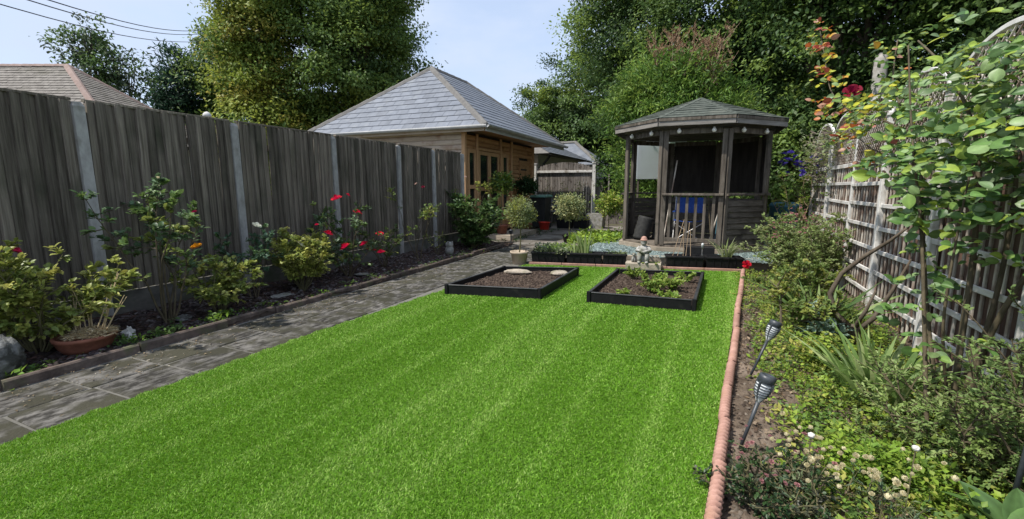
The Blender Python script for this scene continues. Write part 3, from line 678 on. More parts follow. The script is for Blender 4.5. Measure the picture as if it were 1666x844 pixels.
# ---- rendered bungalow beyond
bg_ = thing('bungalow', 'pale rendered bungalow behind the summerhouse with black drainpipe', 'house', (-9, 20, 0))
MB().box(-13, -6.62, 17.9, 24, -.1, 2.8).build('wall', 'render_wall', bg_)
E1, E2, E3, E4 = Vector((-13.4, 17.5, 2.75)), Vector((-6.0, 17.5, 2.75)), Vector((-6.0, 24.4, 2.75)), Vector((-13.4, 24.4, 2.75)); T1, T2 = Vector((-9.7, 20.6, 4.6)), Vector((-9.7, 21.3, 4.6))
rf2 = mk('roof', [E1, E2, E3, E4, T1, T2], [(0, 1, 4), (1, 2, 5, 4), (2, 3, 5), (3, 0, 4, 5), (3, 2, 1, 0)], 'ridge_tile', bg_)
tiled([E2, E3, T2, T1], 'slate_courses', 'slate', rf2, .24, .36, .014, False, .02, .002)
gutter(rf2, (-5.94, 17.45, 2.74), (-5.94, 24.4, 2.74), r=.06).data.materials[0] = MATS['rubber']
MB().tube([(-6.05, 17.75, 2.68), (-6.1, 17.75, 2.6), (-6.52, 17.75, 2.1), (-6.56, 17.75, 1.9), (-6.56, 17.75, 0)], .045, 8).build('drainpipe', 'rubber', bg_, True)
for y0, y1 in ((18.2, 18.9), (19.9, 21.2)):
    w_ = MB(); xx = -6.60
    for yy in (y0, (y0 + y1) / 2, y1): w_.bar((xx, yy, 1.2), (xx, yy, 2.35), .06, .05, (1, 0, 0))
    for zz in (1.2, 2.35): w_.bar((xx + .002, y0 - .03, zz), (xx + .002, y1 + .03, zz), .05, .06, (0, 0, 1))
    w_ = w_.build('window', 'white_paint', bg_); MB().box(xx - .01, xx, y0 + .03, y1 - .03, 1.23, 2.32).build('pane', 'glass_dark', w_)
# ---- far house roof
fh = thing('distant_house', 'distant house showing only a pale slate hipped roof over the arched panel', 'house', (-9.0, 28, 0))
MB().box(-12.6, -6.3, 26.4, 29.6, -.1, 2.75).build('wall', 'render_wall', fh)
E1, E2, E3, E4 = Vector((-13, 26, 2.7)), Vector((-5.9, 26, 2.7)), Vector((-5.9, 30, 2.7)), Vector((-13, 30, 2.7)); T1, T2 = Vector((-11, 28, 4.15)), Vector((-7.9, 28, 4.15))
rf3 = mk('roof', [E1, E2, E3, E4, T1, T2], [(0, 1, 5, 4), (1, 2, 5), (2, 3, 4, 5), (3, 0, 4), (3, 2, 1, 0)], 'slate', fh)
for a, b in ((E2, T2), (T1, T2)): hipcaps(rf3, a, b, 'ridge_tile', .8, .25)
# ---- left neighbour house
PS = R_(23.5); Rr = Vector((math.cos(PS), math.sin(PS), 0)); Fh = Vector((-math.sin(PS), math.cos(PS), 0)); zz = Vector((0, 0, 1))
R1 = Vector((-21.97, 9.66, 5.80)); R2 = R1 - Rr * 9; K1 = R1 + Rr * 4 - Fh * 3 - zz * 2.9; K2 = R1 + Rr * 4 + Fh * 3 - zz * 2.9; K3 = R2 - Fh * 3 - zz * 2.9; K4 = R2 + Fh * 3 - zz * 2.9
nh = thing('neighbour_house', 'neighbouring house with brown tiled hipped roof and red ridge tiles above the fence', 'house', (R1.x, R1.y, 0))
def loc8(s): return [K3 + Rr * s + Fh * s, K1 - Rr * s + Fh * s, K2 - Rr * s - Fh * s, K4 + Rr * s - Fh * s]
q4 = loc8(.4); MB().hexa([Vector((p.x, p.y, -.1)) for p in q4] + [Vector((p.x, p.y, 2.85)) for p in q4]).build('wall', 'render_wall', nh)
rf4 = mk('roof', [K3, K1, K2, K4, R1, R2], [(0, 1, 4, 5), (1, 2, 4), (2, 3, 5, 4), (0, 5, 3), (3, 2, 1, 0)], 'house_tile', nh)
tiled([K3, K1, R1, R2], 'roof_tiles', 'house_tile', rf4, .16, .24, .022, False, .02, .006)
tiled([K1, K2, R1], 'roof_tiles', 'house_tile', rf4, .16, .24, .022, False, .02, .006)
for a, b in ((K1, R1), (R1, R2), (K2, R1)): hipcaps(rf4, a, b, 'red_ridge', .4, .24)
# chimney cowl behind the fence
cw = thing('flue_cowl', 'small white flue cowl poking up behind the fence top', 'flue', (-9.0, 6.0, -.14))
MB().tube([(-9.0, 6.0, -.14), (-9.0, 6.0, 2.74)], .04, 10).build('pipe', 'metal_grey', cw, True)
MB().lathe([(.03, 2.74), (.07, 2.74), (.075, 2.77), (.065, 2.80), (.035, 2.83), (.01, 2.84)], (-9.0, 6.0, 0), 12).build('cap', 'white_paint', cw, True)
# ---- rear fence
bf = thing('rear_fence', 'brown rear fence panel with arched top between white posts', 'fence', (-5.4, 17.6, -.1))
for x in (-6.62, -4.2):
    p_ = MB().bar((x, 17.6, -.1), (x, 17.6, 2.32), .13, .13, (0, 1, 0), .01); p_.bar((x, 17.6, 2.32), (x, 17.6, 2.36), .17, .17, (0, 1, 0), .012); p_.build('post', 'white_paint', bf)
n = 21
for i in range(n):
    x = -6.52 + (i + .5) * 2.22 / n; u = (x + 5.41) / 1.11; h = 2.08 + .30 * math.sqrt(max(0, 1 - u * u * .98))
    MB().bar((x, 17.62 + rr.uniform(-.008, .008), .02), (x + rr.uniform(-.006, .006), 17.62, h), 2.22 / n - .008, .02, (0, 1, 0), .004).build('board', 'far_wood', bf)
MB().bar((-6.54, 17.57, 2.02), (-4.28, 17.57, 2.02), .06, .09, (0, 0, 1), .008).build('rail', 'white_rail', bf)
MB().bar((-6.54, 17.58, .35), (-4.28, 17.58, .35), .05, .08, (0, 0, 1), .008).build('rail', 'far_wood', bf)
bf2 = thing('boundary_fence', 'dark plain wooden fence section beside the rear panel', 'fence', (-2.5, 17.8, -.1))
for i in range(28):
    x = -4.08 + i * .135; MB().bar((x, 17.72, .0), (x, 17.72, 1.75 + rr.uniform(-.01, .01)), .125, .02, (0, 1, 0), .004).build('board', 'far_wood', bf2)
# ================================================================ GAZEBO
GC = Vector((-.40, 10.72, 0)); GA = R_(2.0); GR = 1.46
def gv(k, r, z):      # vertex k; k=0 front-left, 1 front-right, going counter-clockwise
    a = GA + R_(-112.5 + 45 * k); return Vector((GC.x + r * math.cos(a), GC.y + r * math.sin(a), z))
gz = thing('gazebo', 'octagonal weathered timber gazebo with green felt roof and open balustraded front', 'gazebo', (GC.x, GC.y, .1))
F0 = .29
fl = [gv(k, GR + .10, 0) for k in range(8)]
MB().prism([p + Vector((0, 0, .13)) for p in fl], (0, 0, 1), .12).build('base', 'sleeper', gz)
fd = MB()
MB().prism([gv(k, GR + .02, .253) for k in range(8)], (0, 0, 1), .035).build('floor', 'gazebo_wood', gz)
def gface(k, r=GR):
    a, b = gv(k, r, 0), gv(k + 1, r, 0); d = (b - a).normalized(); return a, b, d, Vector((d.y, -d.x, 0))
HT = 2.46
for k in range(8):
    a, b, d, n = gface(k); rad = (gv(k, 1, 0) - GC); rad.z = 0; rad.normalize()
    # twin posts meeting at the corner
    for s_, (p, dd) in enumerate(((gv(k, GR, 0), d), (gv(k, GR, 0), -gface((k - 1) % 8)[2]))):
        c = p + dd * .05
        MB().bar((c.x, c.y, F0), (c.x, c.y, HT), .085, .06, tuple(dd.cross(Vector((0, 0, 1)))), .006).build('post', 'gazebo_wood', gz)
    MB().bar(a + d * .1 + Vector((0, 0, HT - .02)), b - d * .1 + Vector((0, 0, HT - .02)), .05, .10, (0, 0, 1), .005).build('head_rail', 'gazebo_wood', gz)
def sill(k, z=1.27, m='gazebo_wood'):
    a, b, d, n = gface(k)
    return MB().bar(a + d * .02 + n * .02 + Vector((0, 0, z)), b - d * .02 + n * .02 + Vector((0, 0, z)), .12, .04, (0, 0, 1), .006).build('sill', m, gz)
def clad(k, z1=1.25, mat='gazebo_board', z0=.30):
    a, b, d, n = gface(k); h = .108; z = z0
    while z + h <= z1 + .02:
        V = []
        for e in (a + d * .095, b - d * .095):
            for x, dz in ((-.012, 0), (.026, .0), (.004, h - .006), (-.012, h - .006)): V.append(e + n * x + Vector((0, 0, z + dz)))
        MB().add(V, [(0, 4, 5, 1), (1, 5, 6, 2), (2, 6, 7, 3), (3, 7, 4, 0), (0, 1, 2, 3), (7, 6, 5, 4)]).build('cladding_board', mat, gz); z += h
# face 0 front: balustrade ; face 7 (left of front): open entrance ; face 1: clad ; 2..5 clad tall ; 6 back-left clad low with sheet
a, b, d, n = gface(0); sill(0)
MB().bar(a + d * .09 + Vector((0, 0, .40)), b - d * .09 + Vector((0, 0, .40)), .05, .07, (0, 0, 1), .005).build('bottom_rail', 'gazebo_wood', gz)
for i in range(6):
    p = a + d * (.17 + i * (d.dot(b - a) - .34) / 5)
    MB().bar(p + Vector((0, 0, .437)), p + Vector((0, 0, 1.248)), .052, .03, tuple(n), .004).build('baluster', 'gazebo_wood', gz)
for k in (1, 2, 3, 4, 5, 6): clad(k); sill(k)
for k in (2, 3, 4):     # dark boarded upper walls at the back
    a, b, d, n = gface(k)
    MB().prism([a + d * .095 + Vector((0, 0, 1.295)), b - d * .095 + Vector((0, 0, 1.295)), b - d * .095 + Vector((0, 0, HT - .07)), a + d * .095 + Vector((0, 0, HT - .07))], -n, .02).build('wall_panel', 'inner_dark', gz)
wp = thing('white_screen', 'white plastic screen standing behind the rear opening of the gazebo', 'screen', (-1.25, 12.37, .12))
MB().box(-1.85, -.66, 12.36, 12.38, 1.62, 2.58).build('sheet', 'plastic_sheet', wp)
for x in (-1.8, -.72): MB().bar((x, 12.41, .12), (x, 12.41, 2.58), .05, .05, (0, 1, 0), .004).build('post', 'gazebo_wood', wp)
if 0: MB().prism([a + d * .12 - n * .03 + Vector((0, 0, 1.60)), b - d * .12 - n * .03 + Vector((0, 0, 1.60)), b - d * .12 - n * .03 + Vector((0, 0, 2.30)), a + d * .12 - n * .03 + Vector((0, 0, 2.30))], n, .004).build('window_sheet', 'plastic_sheet', gz)
a, b, d, n = gface(6)
# roof
ER, EZ, AZ = 1.70, 2.66, 3.22
ap = Vector((GC.x + .06, GC.y - .1, AZ)); V = [gv(k, ER, EZ) for k in range(8)] + [ap] + [gv(k, ER, EZ - .02) for k in range(8)]
rfz = mk('roof', V, [(k, (k + 1) % 8, 8) for k in range(8)] + [tuple(range(16, 8, -1))] + [(9 + k, 9 + (k + 1) % 8, (k + 1) % 8, k) for k in range(8)], 'gazebo_wood', gz)
sg = MB()
for k in range(8):
    A, B = gv(k, ER + .03, EZ), gv(k + 1, ER + .03, EZ); n = (B - A).cross(ap - A).normalized(); m = 9
    for i in range(m):
        t0, t1 = i / m, min(1, (i + 1.08) / m); q = [A.lerp(ap, t0), B.lerp(ap, t0), B.lerp(ap, t1), A.lerp(ap, t1)]
        nn = max(1, round((q[1] - q[0]).length / .2)); l0, l1 = .020 + rr.uniform(-.003, .004), .008
        P0 = [q[0].lerp(q[1], j / nn) + n * (l0 + rr.uniform(-.004, .004)) + (B - A).normalized() * 0 for j in range(nn + 1)]
        P1 = [q[3].lerp(q[2], j / nn) + n * l1 for j in range(nn + 1)]; Pb = [p - n * .012 for p in P0]
        sg.add(P0 + P1 + Pb, [(j, j + 1, nn + 2 + j, nn + 1 + j) for j in range(nn)] + [(2 * nn + 2 + j, 2 * nn + 3 + j, j + 1, j) for j in range(nn)])
sg.build('felt_shingles', 'felt', rfz)['kind'] = 'stuff'
for k in range(8):
    A = gv(k, ER + .02, EZ + .012); MB().bar(A, ap + Vector((0, 0, .012)), .11, .014, (0, 0, 1), .003).build('hip_strip', 'felt', rfz)
    a, b, d, n = gface(k, ER)
    MB().bar(a + d * .004 + n * .012 + Vector((0, 0, EZ - .075)), b - d * .004 + n * .012 + Vector((0, 0, EZ - .075)), .022, .125, (0, 0, 1), .004).build('fascia', 'gazebo_fascia', rfz)
    MB().bar(a + d * .006 + n * .03 + Vector((0, 0, EZ - .025)), b - d * .006 + n * .03 + Vector((0, 0, EZ - .025)), .016, .05, (0, 0, 1), .003).build('trim', 'gazebo_wood', rfz)
# string lights
sn = thing('string_lights', 'festoon string of round white bulbs under the gazebo eaves', 'string lights', gv(0, GR + .12, 2.5))
pts = []; bulbs = []
for k in (7, 0, 1):
    A, B = gv(k, GR + .1, 2.50), gv(k + 1, GR + .1, 2.50)
    for t in np.linspace(0, 1, 9)[:-1]:
        pts.append(A.lerp(B, float(t)) - Vector((0, 0, .03 * math.sin(math.pi * 2 * float(t)) ** 2)))
    bulbs += [A.lerp(B, .26), A.lerp(B, .76)]
pts.append(gv(2, GR + .1, 2.5)); MB().tube(pts, .005, 5).build('cable', 'rubber', sn)
bm_ = MB().lathe([(.012, .045), (.014, .03), (.026, .018), (.034, 0), (.026, -.022), (.008, -.032)][::-1], (0, 0, 0), 12).mesh('bulb', 'bulb', True)
for p in bulbs: inst('bulb', bm_, p - Vector((0, 0, .065)), sn, (0, 0, 0), (1.25,) * 3)
# folding chair
def chair():
    c = Vector((-.42, 10.25, F0)); t = thing('folding_chair', 'blue folding camping chair behind the gazebo balusters', 'chair', c)
    W = .29
    def P(x, y, z): return c + Vector((x, y, z))
    for s_ in (-1, 1):
        MB().tube([P(s_ * W, -.22, 0), P(s_ * W, .2, .44)], .011, 6).build('leg', 'metal_grey', t)
        MB().tube([P(s_ * W, .22, 0), P(s_ * W, -.2, .44)], .011, 6).build('leg', 'metal_grey', t)
        MB().tube([P(s_ * W, .18, .40), P(s_ * W, .28, .92)], .011, 6).build('back_post', 'metal_grey', t)
        MB().bar(P(s_ * W, -.22, .62), P(s_ * W, .2, .62), .05, .02, (0, 0, 1), .005).build('armrest', 'blue_fabric', t)
        MB().tube([P(s_ * W, -.2, .44), P(s_ * W, -.2, .61)], .009, 6).build('arm_post', 'metal_grey', t)
    MB().tube([P(-W, -.215, .01), P(W, -.19, .40)], .009, 6).build('brace', 'metal_grey', t)
    MB().tube([P(W, -.215, .01), P(-W, -.19, .40)], .009, 6).build('brace', 'metal_grey', t)
    V = []; n = 8
    for i in range(n + 1):
        u = i / n; V += [P(-W + 2 * W * u, -.22, .45 - .03 * math.sin(math.pi * u)), P(-W + 2 * W * u, .2, .44 - .05 * math.sin(math.pi * u))]
    b = MB().add(V + [v - Vector((0, 0, .012)) for v in V], [(2 * i, 2 * i + 2, 2 * i + 3, 2 * i + 1) for i in range(n)] + [(18 + 2 * i, 18 + 2 * i + 1, 18 + 2 * i + 3, 18 + 2 * i + 2) for i in range(n)] + [(18 + 2 * i, 18 + 2 * i + 2, 2 * i + 2, 2 * i) for i in range(n)])
    b.build('seat', 'blue_fabric', t, True)
    V = []
    for i in range(n + 1):
        u = i / n; q = .03 * math.sin(math.pi * u); V += [P(-W + 2 * W * u, .20 + q, .58), P(-W + 2 * W * u, .275 + q, .90)]
    MB().add(V + [v + Vector((0, .012, 0)) for v in V], [(2 * i, 2 * i + 2, 2 * i + 3, 2 * i + 1) for i in range(n)] + [(18 + 2 * i, 18 + 2 * i + 1, 18 + 2 * i + 3, 18 + 2 * i + 2) for i in range(n)] + [(2 * i + 1, 2 * i + 3, 18 + 2 * i + 3, 18 + 2 * i + 1) for i in range(n)]).build('backrest', 'blue_fabric', t, True)
chair()
def roll(label, c, r, h, tilt):
    t = thing('rolled_mat', label, 'roll', c); ax = Vector((tilt, .12, 1)).normalized()
    prof = []
    for i in range(11): prof += [(r * (1 if i % 2 else .93), h * i / 10)]
    MB().lathe(prof, c, 18, tuple(ax)).build('roll_body', 'rubber', t, True)
roll('ribbed dark barrel shaped roll inside the gazebo entrance', (-1.38, 10.15, F0), .17, .50, .22)
roll('smaller dark roll beside the gazebo front post', (-1.02, 10.3, F0), .15, .32, .1)
pl = thing('leaning_pole', 'pale thin pole leaning inside the gazebo window', 'pole', (-.82, 10.0, F0))
MB().tube([(-.88, 9.9, F0), (-.70, 10.1, 1.95)], .014, 6).build('shaft', 'lath', pl)
tb = thing('garden_tools', 'bundle of pale tool handles leaning behind the gazebo balustrade', 'tools', (.05, 9.75, F0))
for i, (x, dx, m_) in enumerate(((-.02, .22, 'lath'), (.04, -.12, 'cane'), (.1, .05, 'blue_lid'))): MB().tube([(x, 9.72, F0), (x + dx, 9.9, 1.2 + .1 * i)], .013, 6).build('handle', m_, tb)
# crates at base front
cb = thing('storage_box', 'dark plastic box pushed against the gazebo base', 'box', (-.15, 9.1, .165))
MB().bar((-.42, 9.12, .245), (.10, 9.14, .245), .2, .15, (0, 0, 1), .012).build('box_body', 'black_plastic', cb)
# ================================================================ STATUE
sx, sy = -1.02, 8.02
pn = thing('stone_plinth', 'moss edged rectangular stone plinth under the seated statue', 'plinth', (sx, sy, 0))
MB().bar((sx - .29, sy + .01, .065), (sx + .29, sy + .05, .065), .26, .12, (0, 0, 1), .014).build('block', 'sand_stone', pn)
q = random.Random(3); mb_ = MB()
for i in range(14): mb_.blob((sx + q.uniform(-.02, .26), sy + q.uniform(-.10, .1), .128), (.03, .03, .014), 7, 4, q, .2)
mb_.build('moss', 'moss', pn)['kind'] = 'stuff'
st = thing('seated_statue', 'seated stone figure in a terracotta hat leaning on its knees', 'statue', (sx, sy, .125))
s = MB(); z0 = .125
def S(x, y, z): return (sx + x * .78, sy + y * .78, z0 + z * .78)
s.blob(S(0, .05, .20), (.085, .075, .06), 12, 7)                       # hips
s.tube([S(0, .06, .17), S(0, .03, .26), S(0, -.005, .33), S(0, -.01, .375)], [.075, .085, .088, .05], 12)   # torso
s.tube([S(0, -.01, .36), S(0, -.02, .42)], [.035, .032], 10)
s.blob(S(0, -.03, .46), (.052, .055, .066), 14, 9); s.blob(S(0, -.085, .455), (.012, .014, .014), 8, 5)     # head, nose
s.blob(S(0, -.07, .425), (.03, .025, .02), 8, 5)
for e in (-1, 1):
    s.tube([S(e * .045, .05, .19), S(e * .075, -.06, .215), S(e * .08, -.09, .20)], [.05, .043, .036], 10)
    s.tube([S(e * .08, -.085, .205), S(e * .078, -.075, .10), S(e * .078, -.07, .01)], [.04, .034, .026], 10)
    s.blob(S(e * .08, -.10, .018), (.03, .055, .02), 10, 5)
    s.tube([S(e * .085, 0, .34), S(e * .14, -.04, .27), S(e * .145, -.05, .255)], [.036, .030, .026], 9)
    s.tube([S(e * .145, -.045, .262), S(e * .09, -.10, .275), S(e * .02, -.12, .25)], [.028, .024, .02], 9)
    s.blob(S(e * .017, -.125, .247), (.024, .02, .018), 8, 5)
s.bar(S(-.11, .06, .075), S(.11, .06, .075), .16, .15, (0, 0, 1), .02)
s.build('figure', 'stone', st, True)
MB().lathe([(r_ * .78, h_ * .78) for r_, h_ in ((.078, .495), (.082, .503), (.072, .508), (.060, .545), (.046, .572), (.02, .585), (.004, .587))], S(0, -.03, 0)[:2] + (z0,), 16).build('hat', 'terracotta', st, True)
dg = thing('stone_dog', 'small sitting stone dog beside the statue', 'statue', S(-.20, -.02, 0))
d_ = MB()
d_.tube([S(-.20, .03, .01), S(-.20, .015, .06), S(-.20, -.02, .12), S(-.20, -.03, .15)], [.045, .05, .036, .026], 10)
d_.blob(S(-.20, -.045, .175), (.03, .034, .03), 10, 6); d_.tube([S(-.20, -.06, .17), S(-.20, -.095, .16)], [.018, .013], 8)
for e in (-1, 1):
    d_.tube([S(-.20 + e * .022, -.04, .11), S(-.20 + e * .024, -.055, .005)], [.016, .012], 8); d_.blob(S(-.20 + e * .042, .025, .025), (.02, .04, .026), 8, 5)
    d_.tube([S(-.20 + e * .024, -.035, .19), S(-.20 + e * .034, -.035, .155)], [.011, .008], 6)
d_.tube([S(-.20, .06, .015), S(-.17, .085, .012)], [.012, .007], 6)
d_.build('figure', 'stone', dg, True)
# ================================================================ TORCHES, POLE, SMALL THINGS
def torch(label, base, top, k=1.0):
    b = Vector(base); t_ = Vector(top); ax = (t_ - b).normalized(); t = thing('solar_torch', label, 'torch light', b, 'black solar torch lights in the flower bed')
    ln = (t_ - b).length; h0 = ln - .155 * k
    MB().tube([b, b + ax * h0], [.0085, .011], 8).build('stake', 'torch_black', t, True)
    MB().lathe([(.009, h0 - .01), (.014, h0), (.030, h0 + .03 * k), (.041, h0 + .07 * k), (.041, h0 + .11 * k), (.030, h0 + .112 * k)], b, 16, tuple(ax)).build('diffuser', 'torch_white', t, True)
    for i in range(6):
        u = i / 5; r = .0315 + .0115 * math.sin(min(1, u * 1.4) * 1.6); zz = h0 + (.03 + .078 * u) * k
        MB().lathe([(r, zz - .0022), (r + .003, zz - .0022), (r + .003, zz + .0022), (r, zz + .0022)], b, 16, tuple(ax)).build('hoop', 'torch_black', t)
    qn = ax.to_track_quat('Z', 'Y')
    for i in range(4):
        a_ = i * math.pi / 2 + .5; pp = []
        for u in np.linspace(0, 1, 6): r = .010 + .036 * math.sin(min(1, float(u) * 1.1) * 1.5); pp.append(b + qn @ Vector((r * math.cos(a_), r * math.sin(a_), h0 + (.0 + .115 * float(u)) * k)))
        MB().tube(pp, .006, 6).build('rib', 'torch_black', t)
    MB().lathe([(.037, h0 + .108 * k), (.043, h0 + .112 * k), (.043, h0 + .136 * k), (.039, h0 + .150 * k), (.030, h0 + .153 * k), (.028, h0 + .144 * k), (.002, h0 + .144 * k)], b, 18, tuple(ax)).build('cap', 'torch_black', t, True)
torch('large black solar torch leaning beside the dark low shrub', (.225, 2.62, -.02), (.335, 2.66, .415))
torch('black solar torch leaning beside the small woody bush', (.345, 3.72, -.02), (.50, 3.80, .42))
mp_ = thing('metal_pole', 'thin black metal pole standing in front of the trellis fence', 'pole', (1.245, 2.46, -.08))
MB().tube([(1.245, 2.46, -.08), (1.33, 2.52, .95)], .011, 8).build('shaft', 'torch_black', mp_, True)
MB().blob((1.331, 2.521, .955), (.015, .015, .015), 8, 6).build('finial', 'torch_black', mp_, True)
# terracotta bowl with dry grass
c = Vector((-4.83, 1.98, .02)); bw = thing('clay_bowl', 'brown clay bowl with dead straw and dry stalks', 'bowl', c)
MB().lathe([(.125, 0), (.15, .01), (.185, .06), (.205, .115), (.213, .12), (.213, .145), (.195, .148), (.185, .12), (.0, .11)], c, 26).build('bowl', 'pot_clay', bw, True)
n = 900; a = rg.uniform(0, 6.28, n); r = .165 * np.sqrt(rg.uniform(0, 1, n)); pos = np.c_[c.x + r * np.cos(a) + .03, c.y + r * np.sin(a) + .03, c.z + .135 + .06 * (1 - (r / .2) ** 2) * rg.uniform(.3, 1, n)]
al = rdir(rg, n); al[:, 2] = al[:, 2] * .2 + .02
V, F, C_ = leaf_arrays(pos, al, rdir(rg, n), rg.uniform(.03, .08, n), .0035, pick(rg, n, [(.72, .60, .38), (.58, .47, .28), (.80, .70, .48)]), DIAM)
mk('straw', V, F, 'petal', bw, False, C_)['kind'] = 'stuff'
qq = random.Random(9); b = MB()
for i in range(9):
    x, y_ = c.x + qq.uniform(-.12, -.04), c.y + qq.uniform(-.05, .1); h = qq.uniform(.22, .46); dx = qq.uniform(-.1, .08); b.tube([(x, y_, c.z + .12), (x + dx * .3, y_, c.z + .12 + h * .5), (x + dx, y_ + qq.uniform(-.05, .08), c.z + .12 + h)], [.006, .005, .003], 5)
for i in range(6):
    x, y_ = c.x + qq.uniform(.02, .1), c.y + qq.uniform(.05, .14); h = qq.uniform(.3, .55); b.tube([(x, y_, c.z + .12), (x + .08, y_ + .04, c.z + .12 + h * .45), (x + .10 + qq.uniform(0, .12), y_ + .12, c.z + .12 + h)], [.006, .005, .003], 5)
b.build('dry_stalks', 'straw', bw)
# boulder, white rock, ornament
b = MB(); b.blob((0, 0, 0), (.17, .15, .19), 22, 14, random.Random(4), .10); o = b.build('boulder', 'dark_stone', None, True); o.location = (-4.82, 1.43, .13); tag(o, 'rough grey boulder at the near end of the rose bed', 'boulder')
rock('white_rock', 'small white rough rock beside the clay bowl', (-4.85, 2.30, .06), (.06, .05, .07), 'white_paint', 8, amp=.3)
rock('slate_piece', 'flat pale slate piece lying among the mulch under the white rose', (-4.95, 4.03, .045), (.14, .09, .018), 'stone', 9, amp=.15)
rock('slate_piece', 'flat pale slate piece on mulch under the red roses', (-5.0, 5.55, .05), (.11, .08, .018), 'stone', 11, amp=.15)
rock('slate_piece', 'flat slate piece on mulch under the yellow rose', (-5.05, 2.9, .04), (.13, .09, .02), 'dark_stone', 12, amp=.15)
ow = thing('owl_ornament', 'small stone owl ornament at the foot of the dark evergreen shrub', 'ornament', (-5.0, 8.2, .02))
s = MB(); s.lathe([(.07, 0), (.085, .02), (.092, .08), (.085, .13), (.068, .155), (.078, .175), (.085, .20), (.075, .235), (.04, .255), (.005, .26)], (-5.0, 8.2, .02), 16)
for e in (-1, 1): s.tube([(-4.95 + e * .03, 8.15 + e * .03, .27), (-4.955 + e * .04, 8.16 + e * .03, .295)], [.02, .006], 6)
s.blob((-4.94, 8.12, .2), (.014, .014, .02), 8, 5)
s.build('figure', 'stone', ow, True)
# pots for standards
def pot(t, c, r, h, mat):
    return MB().lathe([(r * .72, 0), (r * .76, .008), (r * .96, h * .82), (r * 1.04, h * .83), (r * 1.06, h), (r * .96, h), (r * .92, h * .9), (0.002, h * .88)], c, 24).build('pot', mat, t, True)
# wheelie bin
c = Vector((-5.50, 15.2, -.012)); wb = thing('wheelie_bin', 'black wheelie bin with pale green lid by the summerhouse', 'bin', c)
def bx(x0, x1, y0, y1, z0, z1, tp, name, mat):
    cx_, cy_ = (x0 + x1) / 2, (y0 + y1) / 2
    B_ = [(x0, y0), (x1, y0), (x1, y1), (x0, y1)]
    return MB().hexa([c + Vector((cx_ + (x - cx_) * tp, cy_ + (y - cy_) * tp, z0)) for x, y in B_] + [c + Vector((x, y, z1)) for x, y in B_]).build(name, mat, wb)
bx(-.27, .27, -.32, .32, .06, 1.05, .8, 'body', 'bin_body'); bx(-.30, .30, -.36, .34, 1.05, 1.08, 1, 'rim', 'bin_body')
MB().add([c + Vector(p) for p in [(-.31, -.37, 1.083), (.31, -.37, 1.083), (.31, .36, 1.083), (-.31, .36, 1.083), (-.31, -.37, 1.11), (.31, -.37, 1.11), (.31, .36, 1.13), (-.31, .36, 1.13), (-.24, -.28, 1.15), (.24, -.28, 1.15), (.24, .3, 1.17), (-.24, .3, 1.17)]],
         [(3, 2, 1, 0), (0, 1, 5, 4), (1, 2, 6, 5), (2, 3, 7, 6), (3, 0, 4, 7), (4, 5, 9, 8), (5, 6, 10, 9), (6, 7, 11, 10), (7, 4, 8, 11), (8, 9, 10, 11)]).build('lid', 'bin_lid', wb)
MB().tube([c + Vector((-.28, .38, 1.08)), c + Vector((.28, .38, 1.08))], .02, 8).build('handle', 'bin_body', wb, True)
for e in (-.24, .24): MB().lathe([(.03, -.025), (.1, -.025), (.1, .025), (.03, .025)], c + Vector((e, .3, .1)), 16, (1, 0, 0)).build('wheel', 'rubber', wb, True)
bk = thing('red_bucket', 'small red plastic tub beside the black bin', 'bucket', (-5.15, 14.6, -.012))
MB().lathe([(.14, 0), (.15, .01), (.185, .24), (.195, .24), (.195, .26), (.175, .26), (.14, .03), (.002, .03)], (-5.15, 14.6, -.01), 20).build('tub', 'red_plastic', bk, True)
# bench
bn = thing('garden_bench', 'weathered grey wooden bench in front of the rear fence', 'bench', (-5.1, 16.9, -.012))
for i in range(4): MB().bar((-6.0, 16.65 + i * .115, .50), (-4.35, 16.65 + i * .115, .50), .10, .03, (0, 0, 1), .004).build('seat_slat', 'bench_wood', bn)
for x in (-5.85, -4.5):
    for y_ in (16.68, 16.97): MB().bar((x, y_, -.012), (x, y_, .482), .07, .07, (0, 1, 0), .004).build('leg', 'bench_wood', bn)
    MB().bar((x, 17.08, -.012), (x, 17.12, .95), .06, .06, (0, 1, 0), .004).build('back_post', 'bench_wood', bn)
for zz_ in (.72, .88): MB().bar((-6.0, 17.06, zz_), (-4.35, 17.06, zz_), .03, .09, (0, 0, 1), .004).build('back_slat', 'bench_wood', bn)
planter('patio_trough', 'dark trough planter on the patio next to the black bin', (-4.98, 15.35), (-4.42, 15.35), .35, .30, -.012, 'dark troughs on the patio')
planter('patio_trough', 'dark trough planter on the patio next to the stone trough', (-4.38, 15.4), (-3.88, 15.4), .35, .30, -.012, 'dark troughs on the patio')
sp_ = thing('stone_trough', 'square pale stone trough on the patio by the rear post', 'planter', (-3.72, 16.0, -.012))
MB().add([(-4.0, 15.75, -.01), (-3.45, 15.75, -.01), (-3.45, 16.25, -.01), (-4.0, 16.25, -.01), (-4.03, 15.72, .5), (-3.42, 15.72, .5), (-3.42, 16.28, .5), (-4.03, 16.28, .5), (-3.96, 15.79, .5), (-3.49, 15.79, .5), (-3.49, 16.21, .5), (-3.96, 16.21, .5), (-3.96, 15.79, .42), (-3.49, 15.79, .42), (-3.49, 16.21, .42), (-3.96, 16.21, .42)],
         [(3, 2, 1, 0)] + [(4 * r + i, 4 * r + (i + 1) % 4, 4 * r + 4 + (i + 1) % 4, 4 * r + 4 + i) for r in range(3) for i in range(4)] + [(12, 13, 14, 15)]).build('trough', 'stone', sp_)
wt = thing('water_butt', 'dark green blue water butt lid showing beside the gazebo', 'water butt', (1.55, 12.2, .0))
MB().lathe([(.26, 0), (.30, .05), (.31, .95), (.33, .96), (.33, 1.0), (.28, 1.06), (.02, 1.08)], (1.55, 12.2, 0), 22).build('barrel', 'blue_lid', wt, True)
